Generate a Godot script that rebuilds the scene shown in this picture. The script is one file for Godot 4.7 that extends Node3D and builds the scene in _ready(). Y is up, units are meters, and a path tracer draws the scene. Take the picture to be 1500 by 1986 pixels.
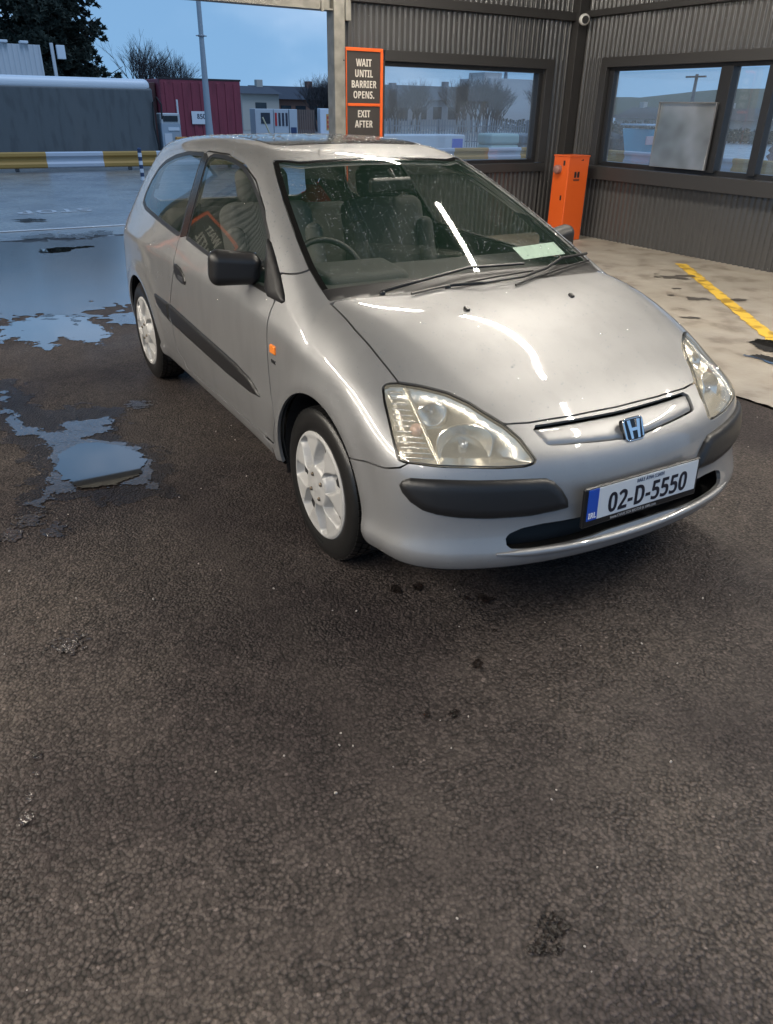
extends Node3D

# ---------------------------------------------------------------- the eye
const EYE := Vector3(-1.923, 1.593, 2.371)
const FOCAL := 1452.7          # pixels of a 1500 x 1986 picture
var eye_basis := Basis.from_euler(Vector3(deg_to_rad(-28.283), deg_to_rad(-30.64), deg_to_rad(1.006)), EULER_ORDER_YXZ)

func ray(u: float, v: float) -> Vector3:
	return (eye_basis * Vector3((u - 750.0) / FOCAL, -(v - 993.0) / FOCAL, -1.0)).normalized()
func on_z(u: float, v: float, z: float) -> Vector3:      # point of a wall z = const that a pixel looks at
	var d := ray(u, v)
	return EYE + d * ((z - EYE.z) / d.z)
func on_ground(u: float, v: float, y := 0.0) -> Vector3:
	var d := ray(u, v)
	return EYE + d * ((y - EYE.y) / d.y)

# ---------------------------------------------------------------- mesh builder
class Shape:
	var v := PackedVector3Array()
	var n := PackedVector3Array()
	var uv := PackedVector2Array()
	var i := PackedInt32Array()

	func vert(p: Vector3, nn: Vector3, t := Vector2.ZERO) -> int:
		v.append(p); n.append(nn); uv.append(t)
		return v.size() - 1
	func face(a: int, b: int, c: int) -> void:
		var g := (v[b] - v[a]).cross(v[c] - v[a])
		if g.dot(n[a] + n[b] + n[c]) > 0.0:
			i.append(a); i.append(c); i.append(b)
		else:
			i.append(a); i.append(b); i.append(c)
	func quad(a: Vector3, b: Vector3, c: Vector3, d: Vector3, nn: Vector3) -> void:
		var k := vert(a, nn, Vector2(0, 0)); vert(b, nn, Vector2(1, 0)); vert(c, nn, Vector2(1, 1)); vert(d, nn, Vector2(0, 1))
		face(k, k + 1, k + 2); face(k, k + 2, k + 3)
	func box(t: Transform3D, size: Vector3) -> void:
		var h := size * 0.5
		for ax in 3:
			for s: float in [-1.0, 1.0]:
				var u := Vector3.ZERO; var w := Vector3.ZERO; var o := Vector3.ZERO
				o[ax] = s * h[ax]; u[(ax + 1) % 3] = h[(ax + 1) % 3]; w[(ax + 2) % 3] = h[(ax + 2) % 3]
				var nn := Vector3.ZERO; nn[ax] = s
				quad(t * (o - u - w), t * (o + u - w), t * (o + u + w), t * (o - u + w), (t.basis * nn).normalized())
	func rbox(t: Transform3D, size: Vector3, r: float, seg := 3) -> void:    # box with rounded edges
		var h := size * 0.5
		r = minf(r, minf(h.x, minf(h.y, h.z)))
		var inner := h - Vector3.ONE * r
		var m := 2 * seg + 1
		for ax in 3:
			for s: float in [-1.0, 1.0]:
				var base := v.size()
				for a in m + 1:
					for b in m + 1:
						var fa := _edge(a, seg, m); var fb := _edge(b, seg, m)
						var q := Vector3.ZERO
						q[ax] = s; q[(ax + 1) % 3] = fa; q[(ax + 2) % 3] = fb
						var core := Vector3(signf(q.x) * inner.x if absf(q.x) > 0.0 else 0.0, signf(q.y) * inner.y if absf(q.y) > 0.0 else 0.0, signf(q.z) * inner.z if absf(q.z) > 0.0 else 0.0)
						var dir := Vector3(q.x, q.y, q.z)
						dir[(ax + 1) % 3] = tan(fa * PI / 4.0); dir[(ax + 2) % 3] = tan(fb * PI / 4.0)
						dir = dir.normalized()
						vert(t * (core + dir * r), (t.basis * dir).normalized(), Vector2(float(a) / m, float(b) / m))
				for a in m:
					for b in m:
						var k := base + a * (m + 1) + b
						face(k, k + 1, k + m + 2); face(k, k + m + 2, k + m + 1)
	static func _edge(a: int, seg: int, m: int) -> float:
		if a <= seg:
			return -1.0 + float(a) / seg * 0.999
		return 1.0 - float(m - a) / seg * 0.999
	func tube(pts: Array, radius, seg := 8, caps := true) -> void:
		var up := Vector3.UP
		var base := v.size()
		for k in pts.size():
			var t: Vector3 = (pts[mini(k + 1, pts.size() - 1)] - pts[maxi(k - 1, 0)]).normalized()
			if absf(t.dot(up)) > 0.95: up = Vector3.RIGHT
			var a := t.cross(up).normalized(); var b := t.cross(a).normalized()
			up = -b if b.dot(up) < 0 else b
			var r: float = radius[k] if radius is Array else radius
			for s in seg:
				var w := TAU * s / seg
				var d := a * cos(w) + b * sin(w)
				vert(pts[k] + d * r, d, Vector2(float(s) / seg, k))
		for k in pts.size() - 1:
			for s in seg:
				var p := base + k * seg + s; var q := base + k * seg + (s + 1) % seg
				face(p, q, q + seg); face(p, q + seg, p + seg)
		if caps:
			for e: int in [0, pts.size() - 1]:
				var t2: Vector3 = (pts[e] - pts[1 if e == 0 else e - 1]).normalized()
				var c := vert(pts[e], t2)
				for s in seg:
					vert(v[base + e * seg + s], t2)
				for s in seg:
					face(c, c + 1 + s, c + 1 + (s + 1) % seg)
	func lathe(t: Transform3D, prof: Array, seg := 32, sharp := false) -> void:   # prof: Vector2(radius, height along local z)
		if sharp:
			for k in prof.size() - 1:
				lathe(t, [prof[k], prof[k + 1]], seg)
			return
		var base := v.size()
		for k in prof.size():
			var d: Vector2 = prof[mini(k + 1, prof.size() - 1)] - prof[maxi(k - 1, 0)]
			var nr := Vector2(d.y, -d.x).normalized()
			for s in seg + 1:
				var w := TAU * s / seg
				var c := cos(w); var e := sin(w)
				vert(t * Vector3(prof[k].x * c, prof[k].x * e, prof[k].y), (t.basis * Vector3(nr.x * c, nr.x * e, nr.y)).normalized(), Vector2(float(s) / seg, float(k)))
		for k in prof.size() - 1:
			for s in seg:
				var p := base + k * (seg + 1) + s
				face(p, p + 1, p + seg + 2); face(p, p + seg + 2, p + seg + 1)
	func prism(t: Transform3D, poly: PackedVector2Array, z0: float, z1: float) -> void:
		var tri := Geometry2D.triangulate_polygon(poly)
		for zz: float in [z0, z1]:
			var nn := (t.basis * Vector3(0, 0, signf(zz - (z0 + z1) * 0.5))).normalized()
			var base := v.size()
			for p in poly: vert(t * Vector3(p.x, p.y, zz), nn, p)
			for k in range(0, tri.size(), 3): face(base + tri[k], base + tri[k + 1], base + tri[k + 2])
		var ccw := not Geometry2D.is_polygon_clockwise(poly)
		for k in poly.size():
			var a := poly[k]; var b := poly[(k + 1) % poly.size()]
			var e := (b - a).normalized()
			var nn := Vector3(e.y, -e.x, 0)
			if not ccw: nn = -nn
			quad(t * Vector3(a.x, a.y, z0), t * Vector3(b.x, b.y, z0), t * Vector3(b.x, b.y, z1), t * Vector3(a.x, a.y, z1), (t.basis * nn).normalized())
	func mesh() -> ArrayMesh:
		var m := ArrayMesh.new()
		if i.is_empty(): return m
		var arr := []; arr.resize(Mesh.ARRAY_MAX)
		arr[Mesh.ARRAY_VERTEX] = v; arr[Mesh.ARRAY_NORMAL] = n; arr[Mesh.ARRAY_TEX_UV] = uv; arr[Mesh.ARRAY_INDEX] = i
		m.add_surface_from_arrays(Mesh.PRIMITIVE_TRIANGLES, arr)
		return m

func at(p: Vector3, e := Vector3.ZERO) -> Transform3D:
	return Transform3D(Basis.from_euler(e), p)
func put(called: String, shape, mat: Material, parent: Node = self) -> MeshInstance3D:
	var o := MeshInstance3D.new()
	o.name = called
	o.mesh = shape.mesh() if shape is Shape else shape
	o.material_override = mat
	parent.add_child(o, true)
	return o
var taken := {}
func numbered(called: String) -> String:
	var k: int = taken.get(called, 0)
	taken[called] = k + 1
	return called if k == 0 else "%s_%03d" % [called, k]
func thing(called: String, label: String, category: String, where := Vector3.ZERO, group := "", turn := 0.0) -> Node3D:
	var o := Node3D.new()
	o.name = numbered(called)
	add_child(o)
	o.position = where; o.rotation.y = turn
	tag(o, label, category, group)
	return o
func tag(o: Node, label: String, category: String, group := "", kind := "") -> void:
	if label: o.set_meta("label", label)
	if category: o.set_meta("category", category)
	if group: o.set_meta("group", group)
	if kind: o.set_meta("kind", kind)

# ---------------------------------------------------------------- materials
func mat(c: Color, rough := 0.6, metal := 0.0, spec := 0.5) -> StandardMaterial3D:   # c: linear base colour
	var m := StandardMaterial3D.new()
	var s := c.linear_to_srgb(); s.a = c.a
	m.albedo_color = s; m.roughness = rough; m.metallic = metal; m.metallic_specular = spec
	return m
func noise(seed_: int, freq: float, type := FastNoiseLite.TYPE_SIMPLEX_SMOOTH, oct := 3) -> FastNoiseLite:
	var f := FastNoiseLite.new()
	f.seed = seed_; f.frequency = freq; f.noise_type = type; f.fractal_octaves = oct
	if oct <= 1: f.fractal_type = FastNoiseLite.FRACTAL_NONE
	return f
func noise_tex(f: FastNoiseLite, size := 512, ramp: Array = [], normal := 0.0) -> NoiseTexture2D:
	var t := NoiseTexture2D.new()
	t.width = size; t.height = size; t.seamless = true; t.noise = f
	t.generate_mipmaps = false
	if ramp.size():
		var g := Gradient.new()
		var off := PackedFloat32Array(); var col := PackedColorArray()
		for r in ramp: off.append(r[0]); col.append(r[1] if r[1] is Color else Color(r[1], r[1], r[1]))
		g.offsets = off; g.colors = col
		t.color_ramp = g
	if normal > 0.0:
		t.as_normal_map = true; t.bump_strength = normal
	return t
func worldly(m: StandardMaterial3D, scale: float) -> StandardMaterial3D:
	m.uv1_triplanar = true; m.uv1_world_triplanar = true; m.uv1_scale = Vector3.ONE * scale
	return m
func glass(c: Color, a: float, rough := 0.02) -> StandardMaterial3D:
	var m := mat(Color(c.r, c.g, c.b, a), rough)
	m.transparency = BaseMaterial3D.TRANSPARENCY_ALPHA
	return m
func text(s: String, height: float, mat_: Material, parent: Node, t: Transform3D, squeeze := 1.0, depth := 0.002, called := "lettering", bold := true) -> MeshInstance3D:
	var tm := TextMesh.new()
	var f := SystemFont.new()
	f.font_names = PackedStringArray(["Droid Sans"]); f.font_weight = 700 if bold else 400
	tm.font = f; tm.text = s; tm.font_size = 64; tm.depth = depth
	tm.pixel_size = height / (64.0 * 0.714)
	tm.curve_step = 1.0
	var o := MeshInstance3D.new()
	o.name = called; o.mesh = tm; o.material_override = mat_
	o.transform = t * Transform3D(Basis.from_scale(Vector3(squeeze, 1, 1)), Vector3.ZERO)
	parent.add_child(o, true)
	return o

const LAMPS := [Vector2(2.75, -5.2), Vector2(2.75, -1.68), Vector2(2.75, 1.75), Vector2(5.2, 1.75), Vector2(-5.6, -5.4), Vector2(-5.6, -3.0), Vector2(-5.6, -.6), Vector2(-5.6, 1.8), Vector2(-5.6, 3.1 + 1.1), Vector2(-8.6, -4.2), Vector2(-8.6, -1.8), Vector2(-8.6, .6)]  # the outermost left row is added, to brighten the car's door side
const LAMP_E := 13.2

func _ready() -> void:
	# camera, sky, sun, exposure
	var cam := Camera3D.new(); cam.name = "camera"
	cam.fov = 68.709; cam.near = 0.05; cam.far = 4000.0
	cam.transform = Transform3D(eye_basis, EYE)
	add_child(cam)
	var sky := ProceduralSkyMaterial.new()
	sky.sky_top_color = Color(.47, .65, .85); sky.sky_horizon_color = Color(.53, .71, .88); sky.sky_curve = .22
	sky.ground_bottom_color = Color(.20, .24, .28); sky.ground_horizon_color = Color(.52, .66, .80)
	sky.sky_cover = noise_tex(noise(3, .02, FastNoiseLite.TYPE_SIMPLEX, 5), 1024, [[0.0, Color(0, 0, 0)], [.35, Color(0, 0, 0)], [.6, Color(.24, .24, .23)], [.85, Color(.46, .44, .42)]])
	var env := Environment.new()
	env.background_mode = Environment.BG_SKY; env.sky = Sky.new(); env.sky.sky_material = sky
	env.tonemap_mode = Environment.TONE_MAPPER_LINEAR; env.tonemap_exposure = 1.0
	env.sdfgi_enabled = true; env.ssao_enabled = true; env.ssil_enabled = true
	var we := WorldEnvironment.new(); we.name = "world"; we.environment = env
	add_child(we)
	var sun := DirectionalLight3D.new(); sun.name = "sun"
	sun.light_energy = .45; sun.light_angular_distance = 25.0; sun.light_color = Color(.80, .88, 1.0); sun.shadow_enabled = true
	sun.rotation_degrees = Vector3(-62, 20, 0)
	add_child(sun)
	car_materials(); ground_materials()
	build_lamps()
	build_ground()
	build_building()
	build_outside()
	build_car()
	drops()

# ---------------------------------------------------------------- ground
const BACK := -6.7              # inner face of the wall behind the car
const RIGHT := 6.36             # inner face of the wall beside the car
const CEIL := 4.6
var asphalt: StandardMaterial3D
var wet: StandardMaterial3D
var water: StandardMaterial3D

func stone_noise(seed_: int, ret: int, f := 0.03) -> FastNoiseLite:
	var n := noise(seed_, f, FastNoiseLite.TYPE_CELLULAR, 1)
	n.cellular_return_type = ret
	n.cellular_jitter = 1.0
	n.domain_warp_enabled = true; n.domain_warp_amplitude = 5.0; n.domain_warp_frequency = .06; n.domain_warp_fractal_type = FastNoiseLite.DOMAIN_WARP_FRACTAL_NONE
	return n
func ground_materials() -> void:
	# stone chips in bitumen: each chip has its own tone, the binder between them is darker
	var size := 1536
	var gaps := stone_noise(21, FastNoiseLite.RETURN_DISTANCE, .18).get_seamless_image(size, size)
	var cells := stone_noise(21, FastNoiseLite.RETURN_CELL_VALUE, .18).get_seamless_image(size, size)
	var wear := noise(23, .011, FastNoiseLite.TYPE_SIMPLEX, 4).get_seamless_image(size, size)      # where the binder is worn out between the chips
	var fine := noise(24, .16, FastNoiseLite.TYPE_SIMPLEX, 3).get_seamless_image(size, size)
	gaps.convert(Image.FORMAT_L8); cells.convert(Image.FORMAT_L8); wear.convert(Image.FORMAT_L8); fine.convert(Image.FORMAT_L8)
	var w8 := wear.get_data(); var f8 := fine.get_data()
	var g := gaps.get_data(); var q := cells.get_data()
	var lut := PackedByteArray(); lut.resize(256)
	for k in 256: lut[k] = int(255.0 * (1.0 - smoothstep(.22, .78, k / 255.0)))
	var rgb8 := PackedByteArray(); rgb8.resize(size * size * 3)
	var hgt := PackedByteArray(); hgt.resize(size * size)
	for k in size * size:
		var open := 70 + (w8[k] * 3) / 4                    # 70 .. 261: how open the surface is here
		var h := clampi(255 - ((255 - lut[g[k]]) * open) / 255 - (255 - f8[k]) / 4, 0, 255); var c := q[k]
		hgt[k] = (h * (120 + (c * 135) / 255)) / 255
		var tone := 58 + (c * 43) / 255
		if c > 253: tone += 26
		tone = (tone * (104 + (h * 151) / 255)) / 255
		rgb8[k * 3] = tone; rgb8[k * 3 + 1] = (tone * 236) / 255; rgb8[k * 3 + 2] = (tone * 229) / 255
	var tone := ImageTexture.create_from_image(Image.create_from_data(size, size, false, Image.FORMAT_RGB8, rgb8))
	var chips := ImageTexture.create_from_image(Image.create_from_data(size, size, false, Image.FORMAT_L8, hgt))
	asphalt = StandardMaterial3D.new()
	asphalt.albedo_color = Color(1, 1, 1)
	asphalt.albedo_texture = tone
	asphalt.roughness = 0.66; asphalt.metallic_specular = 0.34
	asphalt.roughness_texture = noise_tex(noise(31, .004, FastNoiseLite.TYPE_SIMPLEX, 4), 512, [[0.0, .75], [.5, .95], [1.0, 1.0]])
	asphalt.heightmap_enabled = true; asphalt.heightmap_texture = chips; asphalt.heightmap_scale = 0.5
	asphalt.detail_enabled = true; asphalt.detail_uv_layer = BaseMaterial3D.DETAIL_UV_2
	asphalt.detail_blend_mode = BaseMaterial3D.BLEND_MODE_MUL
	asphalt.detail_albedo = noise_tex(noise(77, .006, FastNoiseLite.TYPE_SIMPLEX, 5), 1024, [[0.15, Color(.74, .72, .73)], [.5, Color(.90, .89, .88)], [.85, Color(1.0, .99, .96)]])
	wet = asphalt.duplicate()
	wet.albedo_color = Color(1, 1, 1)
	wet.roughness = .20; wet.metallic_specular = .7; wet.heightmap_scale = .07
	wet.clearcoat_enabled = true; wet.clearcoat = 1.0; wet.clearcoat_roughness = .16
	water = mat(Color(.018, .018, .018), .03, 0.0, .7)
	water.clearcoat_enabled = true; water.clearcoat = 1.0; water.clearcoat_roughness = .02

func sheet(x0: float, x1: float, za: float, zb: float, y: float, tile := 2.6, big := 9.0) -> ArrayMesh:
	var z0 := minf(za, zb); var z1 := maxf(za, zb)
	var a := []; a.resize(Mesh.ARRAY_MAX)
	a[Mesh.ARRAY_VERTEX] = PackedVector3Array([Vector3(x0, y, z0), Vector3(x1, y, z0), Vector3(x1, y, z1), Vector3(x0, y, z1)])
	a[Mesh.ARRAY_NORMAL] = PackedVector3Array([Vector3.UP, Vector3.UP, Vector3.UP, Vector3.UP])
	var u := PackedVector2Array(); var u2 := PackedVector2Array()
	for p: Vector3 in a[Mesh.ARRAY_VERTEX]: u.append(Vector2(p.x, p.z) / tile); u2.append(Vector2(p.x, p.z) / big)
	a[Mesh.ARRAY_TEX_UV] = u; a[Mesh.ARRAY_TEX_UV2] = u2
	a[Mesh.ARRAY_INDEX] = PackedInt32Array([0, 1, 2, 0, 2, 3])
	var m := ArrayMesh.new(); m.add_surface_from_arrays(Mesh.PRIMITIVE_TRIANGLES, a)
	return m
# a thin sheet with a ragged outline: outline in x, z; noise frays its edge
func ragged(outline: Array, y: float, cellsize: float, fray: float, freq: float, seed_: int, holes := 0.0) -> ArrayMesh:
	var poly := []
	for p: Vector2 in outline: poly.append(p)
	var reg := Region.new(poly, Vector3.RIGHT, Vector3(0, 0, 1))
	var n := noise(seed_, freq, FastNoiseLite.TYPE_SIMPLEX, 4)
	var n2 := noise(seed_ + 500, freq * 7.0, FastNoiseLite.TYPE_SIMPLEX, 3)
	var lo := reg.lo - Vector2.ONE * (fray + .05); var hi := reg.hi + Vector2.ONE * (fray + .05)
	var nx := int((hi.x - lo.x) / cellsize) + 1; var nz := int((hi.y - lo.y) / cellsize) + 1
	var keep := [SV, SN]
	SV = PackedVector3Array(); SN = PackedVector3Array()
	var val := {}
	for i in nx + 1:
		for k in nz + 1:
			var q := Vector3(lo.x + i * cellsize, y, lo.y + k * cellsize)
			val[SV.size()] = reg.far(q) + (n.get_noise_2d(q.x, q.z) * 2.0 + n2.get_noise_2d(q.x, q.z) * 1.1) * fray + holes
			SV.append(q); SN.append(Vector3.UP)
	var tris := PackedInt32Array()
	for i in nx:
		for k in nz:
			var a := i * (nz + 1) + k
			tris.append_array(PackedInt32Array([a, a + 1, a + nz + 2, a, a + nz + 2, a + nz + 1]))
	tris = side(tris, val, 1.0, 0.0)
	var map := {}; var v := PackedVector3Array(); var nn := PackedVector3Array(); var u := PackedVector2Array(); var u2 := PackedVector2Array(); var idx := PackedInt32Array()
	for t in range(0, tris.size(), 3):
		var id := [tris[t], tris[t + 1], tris[t + 2]]
		if (SV[id[1]] - SV[id[0]]).cross(SV[id[2]] - SV[id[0]]).y > 0: id = [id[0], id[2], id[1]]
		for q: int in id:
			if not map.has(q):
				map[q] = v.size(); v.append(SV[q]); nn.append(Vector3.UP); u.append(Vector2(SV[q].x, SV[q].z) / 2.6); u2.append(Vector2(SV[q].x, SV[q].z) / 9.0)
			idx.append(map[q])
	SV = keep[0]; SN = keep[1]
	var m := ArrayMesh.new()
	if idx.is_empty(): return m
	var arr := []; arr.resize(Mesh.ARRAY_MAX)
	arr[Mesh.ARRAY_VERTEX] = v; arr[Mesh.ARRAY_NORMAL] = nn; arr[Mesh.ARRAY_TEX_UV] = u; arr[Mesh.ARRAY_TEX_UV2] = u2; arr[Mesh.ARRAY_INDEX] = idx
	m.add_surface_from_arrays(Mesh.PRIMITIVE_TRIANGLES, arr)
	return m
func px_ground(list: Array) -> Array:
	var out := []
	for q in list:
		var p := on_ground(q[0], q[1]); out.append(Vector2(p.x, p.z))
	return out

func build_ground() -> void:
	tag(put("ground", sheet(-10, 2.34, -9.0, 30, 0.0), asphalt), "dark worn asphalt under the canopy", "ground", "", "structure")
	var open_wet: StandardMaterial3D = wet.duplicate()
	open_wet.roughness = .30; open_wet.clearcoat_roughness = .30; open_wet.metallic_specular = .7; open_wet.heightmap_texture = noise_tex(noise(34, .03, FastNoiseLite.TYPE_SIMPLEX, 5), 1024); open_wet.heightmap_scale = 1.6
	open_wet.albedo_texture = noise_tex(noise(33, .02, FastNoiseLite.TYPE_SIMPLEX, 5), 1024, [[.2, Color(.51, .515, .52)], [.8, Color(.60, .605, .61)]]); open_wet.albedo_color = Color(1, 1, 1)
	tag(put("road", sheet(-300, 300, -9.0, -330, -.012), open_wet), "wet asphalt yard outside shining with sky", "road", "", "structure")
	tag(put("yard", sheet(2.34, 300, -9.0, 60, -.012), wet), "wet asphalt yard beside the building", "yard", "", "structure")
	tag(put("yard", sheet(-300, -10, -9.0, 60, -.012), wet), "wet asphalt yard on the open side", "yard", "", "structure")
	# rain water drawn in by wheels: a wet film with frayed edges, then standing puddles
	var film := put("wet_film", ragged([Vector2(-4.6, -9), Vector2(2.3, -9), Vector2(2.3, -5.6), Vector2(1.0, -5.0), Vector2(-.1, -4.9), Vector2(-.45, -4.35), Vector2(-1.2, -4.6), Vector2(-1.9, -4.3), Vector2(-4.6, -4.3)], .004, .045, .42, .9, 3), wet)
	tag(film, "wet asphalt film spreading in from the opening", "wet patch", "", "structure")
	var pud := [
		[px_ground([[0, 635], [40, 622], [100, 610], [160, 615], [205, 635], [212, 655], [190, 668], [150, 660], [120, 655], [95, 680], [70, 668], [30, 655], [0, 660]]), .05, "shallow puddle between the opening and the rear wheel"],
		[px_ground([[112, 885], [140, 868], [190, 858], [235, 868], [270, 880], [284, 894], [278, 915], [225, 945], [165, 950], [122, 932], [108, 908]]), .018, "clear puddle on the asphalt beside the rear door edge"],
		[px_ground([[60, 978], [100, 930], [118, 905], [80, 850], [40, 842], [12, 820], [0, 765], [10, 760], [24, 805], [55, 832], [118, 838], [135, 820], [175, 812], [212, 812], [208, 835], [160, 852], [225, 858], [275, 876], [302, 930], [306, 955], [285, 948], [240, 938], [160, 945], [110, 960], [75, 990]]), .035, "trickle of rain water around the clear puddle"]]
	var margin: StandardMaterial3D = asphalt.duplicate()
	margin.albedo_color = Color(.80, .80, .80); margin.roughness = .36
	tag(put("damp_margin", ragged(px_ground([[40, 1000], [70, 900], [0, 850], [-40, 740], [30, 735], [70, 800], [130, 790], [225, 790], [240, 850], [310, 870], [335, 960], [250, 975], [150, 970]]), .0015, .02, .05, 5.0, 44), margin), "damp darker asphalt around the clear puddle", "damp patch", "", "structure")
	for k in pud.size():
		var film2: StandardMaterial3D = water
		if k == 2:
			film2 = wet.duplicate(); film2.clearcoat = 0.6; film2.roughness = .14; film2.heightmap_scale = .12
		var o := put(numbered("puddle"), ragged(pud[k][0], [.004, .008, .004][k], .008, pud[k][1] * .75, 6.0, 40 + k), film2)
		tag(o, pud[k][2], "puddle", "", "structure")
	for k in 3:
		var p: Array = [[[18, 427], [60, 424], [90, 427], [50, 431]], [[205, 459], [222, 457], [237, 458], [220, 461]], [[75, 485], [110, 480], [178, 479], [120, 490], [90, 490]]][k]
		tag(put(numbered("puddle"), ragged(px_ground(p), .008, .03, .05, 2.0, 60 + k), water), "standing water on the wet yard outside", "puddle", "standing water outside", "structure")
	# small splashes that catch the lamps
	var sp := [[[135, 1250], .05], [[75, 1470], .012], [[68, 1500], .012], [[60, 1545], .012], [[50, 1590], .016], [[60, 1010], .05], [[20, 1040], .05], [[105, 1030], .05], [[270, 785], .06]]
	for k in sp.size():
		var c := on_ground(sp[k][0][0], sp[k][0][1]); var r: float = sp[k][1]
		var ring := []
		for a in 10: ring.append(Vector2(c.x, c.z) + Vector2(cos(TAU * a / 10), sin(TAU * a / 10) * 1.2) * r)
		var m2: StandardMaterial3D = wet.duplicate()
		m2.clearcoat = .15; m2.roughness = .3; m2.heightmap_scale = .5
		tag(put(numbered("damp_patch"), ragged(ring, .004, .006, r * .5, 20.0, 80 + k), m2), "small damp patch glinting on the dry asphalt", "damp patch", "damp patches on the asphalt", "structure")
	# oil drips under the nose
	var spot: StandardMaterial3D = asphalt.duplicate()
	spot.albedo_color = Color(.55, .53, .52); spot.roughness = .42
	for q: Array in [[768, 1145, .022], [812, 1140, .02], [938, 1160, .024], [925, 1292, .02], [905, 1160, .012], [962, 1225, .012], [830, 1390, .014], [880, 1385, .012], [1045, 1790, .02], [1075, 1815, .028], [1050, 1835, .018]]:
		var c := on_ground(q[0], q[1])
		var ring := []
		for a in 9: ring.append(Vector2(c.x, c.z) + Vector2(cos(TAU * a / 9) * 1.2, sin(TAU * a / 9)) * q[2])
		tag(put(numbered("oil_spot"), ragged(ring, .0045, .006, q[2] * .6, 12.0, int(q[0])), spot), "small dark oil spot on the asphalt ahead of the car", "oil spot", "oil spots ahead of the car", "structure")
	var rng := RandomNumberGenerator.new(); rng.seed = 9
	var grit := Shape.new()
	for k in 170:
		var z := rng.randf_range(-1.5, 2.0); var x := rng.randf_range(-2.9, 2.2)
		var r := rng.randf_range(.0015, .0042)
		grit.rbox(at(Vector3(x, r * .7, z), Vector3(rng.randf(), rng.randf() * 6.0, rng.randf())), Vector3(r * 2.2, r * 1.4, r * 1.6), r * .5, 1)
	tag(put("loose_grit", grit, mat(Color(.34, .31, .28), .8)), "small pale grit scattered over the asphalt", "grit", "", "stuff")
	# concrete slab along the side wall
	var con := mat(Color(.33, .30, .255), .62)
	con.albedo_texture = noise_tex(noise(91, .005, FastNoiseLite.TYPE_SIMPLEX, 6), 1024, [[0.1, Color(.78, .76, .74)], [.4, Color(.93, .92, .91)], [1.0, Color(1, 1, 1)]])
	con.roughness_texture = noise_tex(noise(92, .004, FastNoiseLite.TYPE_SIMPLEX, 4), 512, [[0.0, .5], [1.0, 1.0]])
	con.heightmap_enabled = true; con.heightmap_texture = noise_tex(noise(93, .05, FastNoiseLite.TYPE_SIMPLEX, 5), 1024); con.heightmap_scale = .08
	var slab := put("pavement", ragged([Vector2(2.34, -6.9), Vector2(6.5, -6.9), Vector2(6.5, 9), Vector2(2.34, 9)], .012, .06, .012, 5.0, 5), con)
	tag(slab, "pale concrete floor slab along the side wall", "pavement", "", "structure")
	var line_m := mat(Color(.62, .40, .045), .6)
	line_m.albedo_texture = noise_tex(noise(95, .02, FastNoiseLite.TYPE_SIMPLEX, 5), 512, [[0.2, Color(.72, .70, .66)], [.5, Color(1, 1, 1)]])
	var a := Vector2(5.83, -3.9); var d := (Vector2(3.72, -1.13) - a).normalized(); var n2 := Vector2(-d.y, d.x) * .062
	var ln := put("painted_line", ragged([a - n2, a + n2, a + d * 5.3 + n2, a + d * 5.3 - n2], .016, .03, .008, 6.0, 15), line_m)
	tag(ln, "worn yellow line painted on the concrete floor", "painted line", "", "structure")
	for q: Array in [[1353, 580, .07], [1430, 582, .05], [1305, 539, .09], [1330, 536, .07], [1313, 560, .03], [1300, 573, .025], [1275, 532, .02], [1338, 617, .045]]:
		var c := on_ground(q[0], q[1], .012)
		var ring := []
		for k in 12: ring.append(Vector2(c.x, c.z) + Vector2(cos(TAU * k / 12) * 1.7, sin(TAU * k / 12) * .75).rotated(.6) * q[2])
		tag(put(numbered("floor_stain"), ragged(ring, .0175, .012, q[2] * .5, 7.0, int(q[0])), mat(Color(.07, .06, .05), .35)), "dark stain on the concrete floor near the yellow line", "stain", "stains on the concrete floor", "structure")
	for q: Array in [[[[1455, 668], [1470, 662], [1500, 664], [1520, 680], [1500, 690], [1470, 682]], "small puddle on the concrete beside the yellow line"], [[[1443, 694], [1470, 693], [1520, 700], [1520, 716], [1480, 704]], "thin trickle of water on the concrete floor"]]:
		tag(put(numbered("puddle"), ragged(px_ground(q[0]), .018, .012, .02, 6.0, 99), water), q[1], "puddle", "", "structure")
	# road paint outside
	var white := mat(Color(.62, .64, .66), .5)
	var word := text("STOP", .42, mat(Color(.40, .42, .44), .5), self, Transform3D(Basis(Vector3.UP, PI) * Basis(Vector3.RIGHT, -PI / 2), Vector3(.05, -.006, -12.1)), .85, .004, "painted_word")
	tag(word, "white STOP lettering painted on the wet yard", "road marking", "", "structure")
	for z: float in [-8.9, -9.9]:
		var l := Shape.new()
		l.box(at(Vector3(-1.5, -.004, z), Vector3(0, .03, 0)), Vector3(8.0, .006, .07))
		tag(put(numbered("painted_line"), l, white), "thin white line painted across the wet yard", "road marking", "white lines across the yard", "structure")

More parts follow.
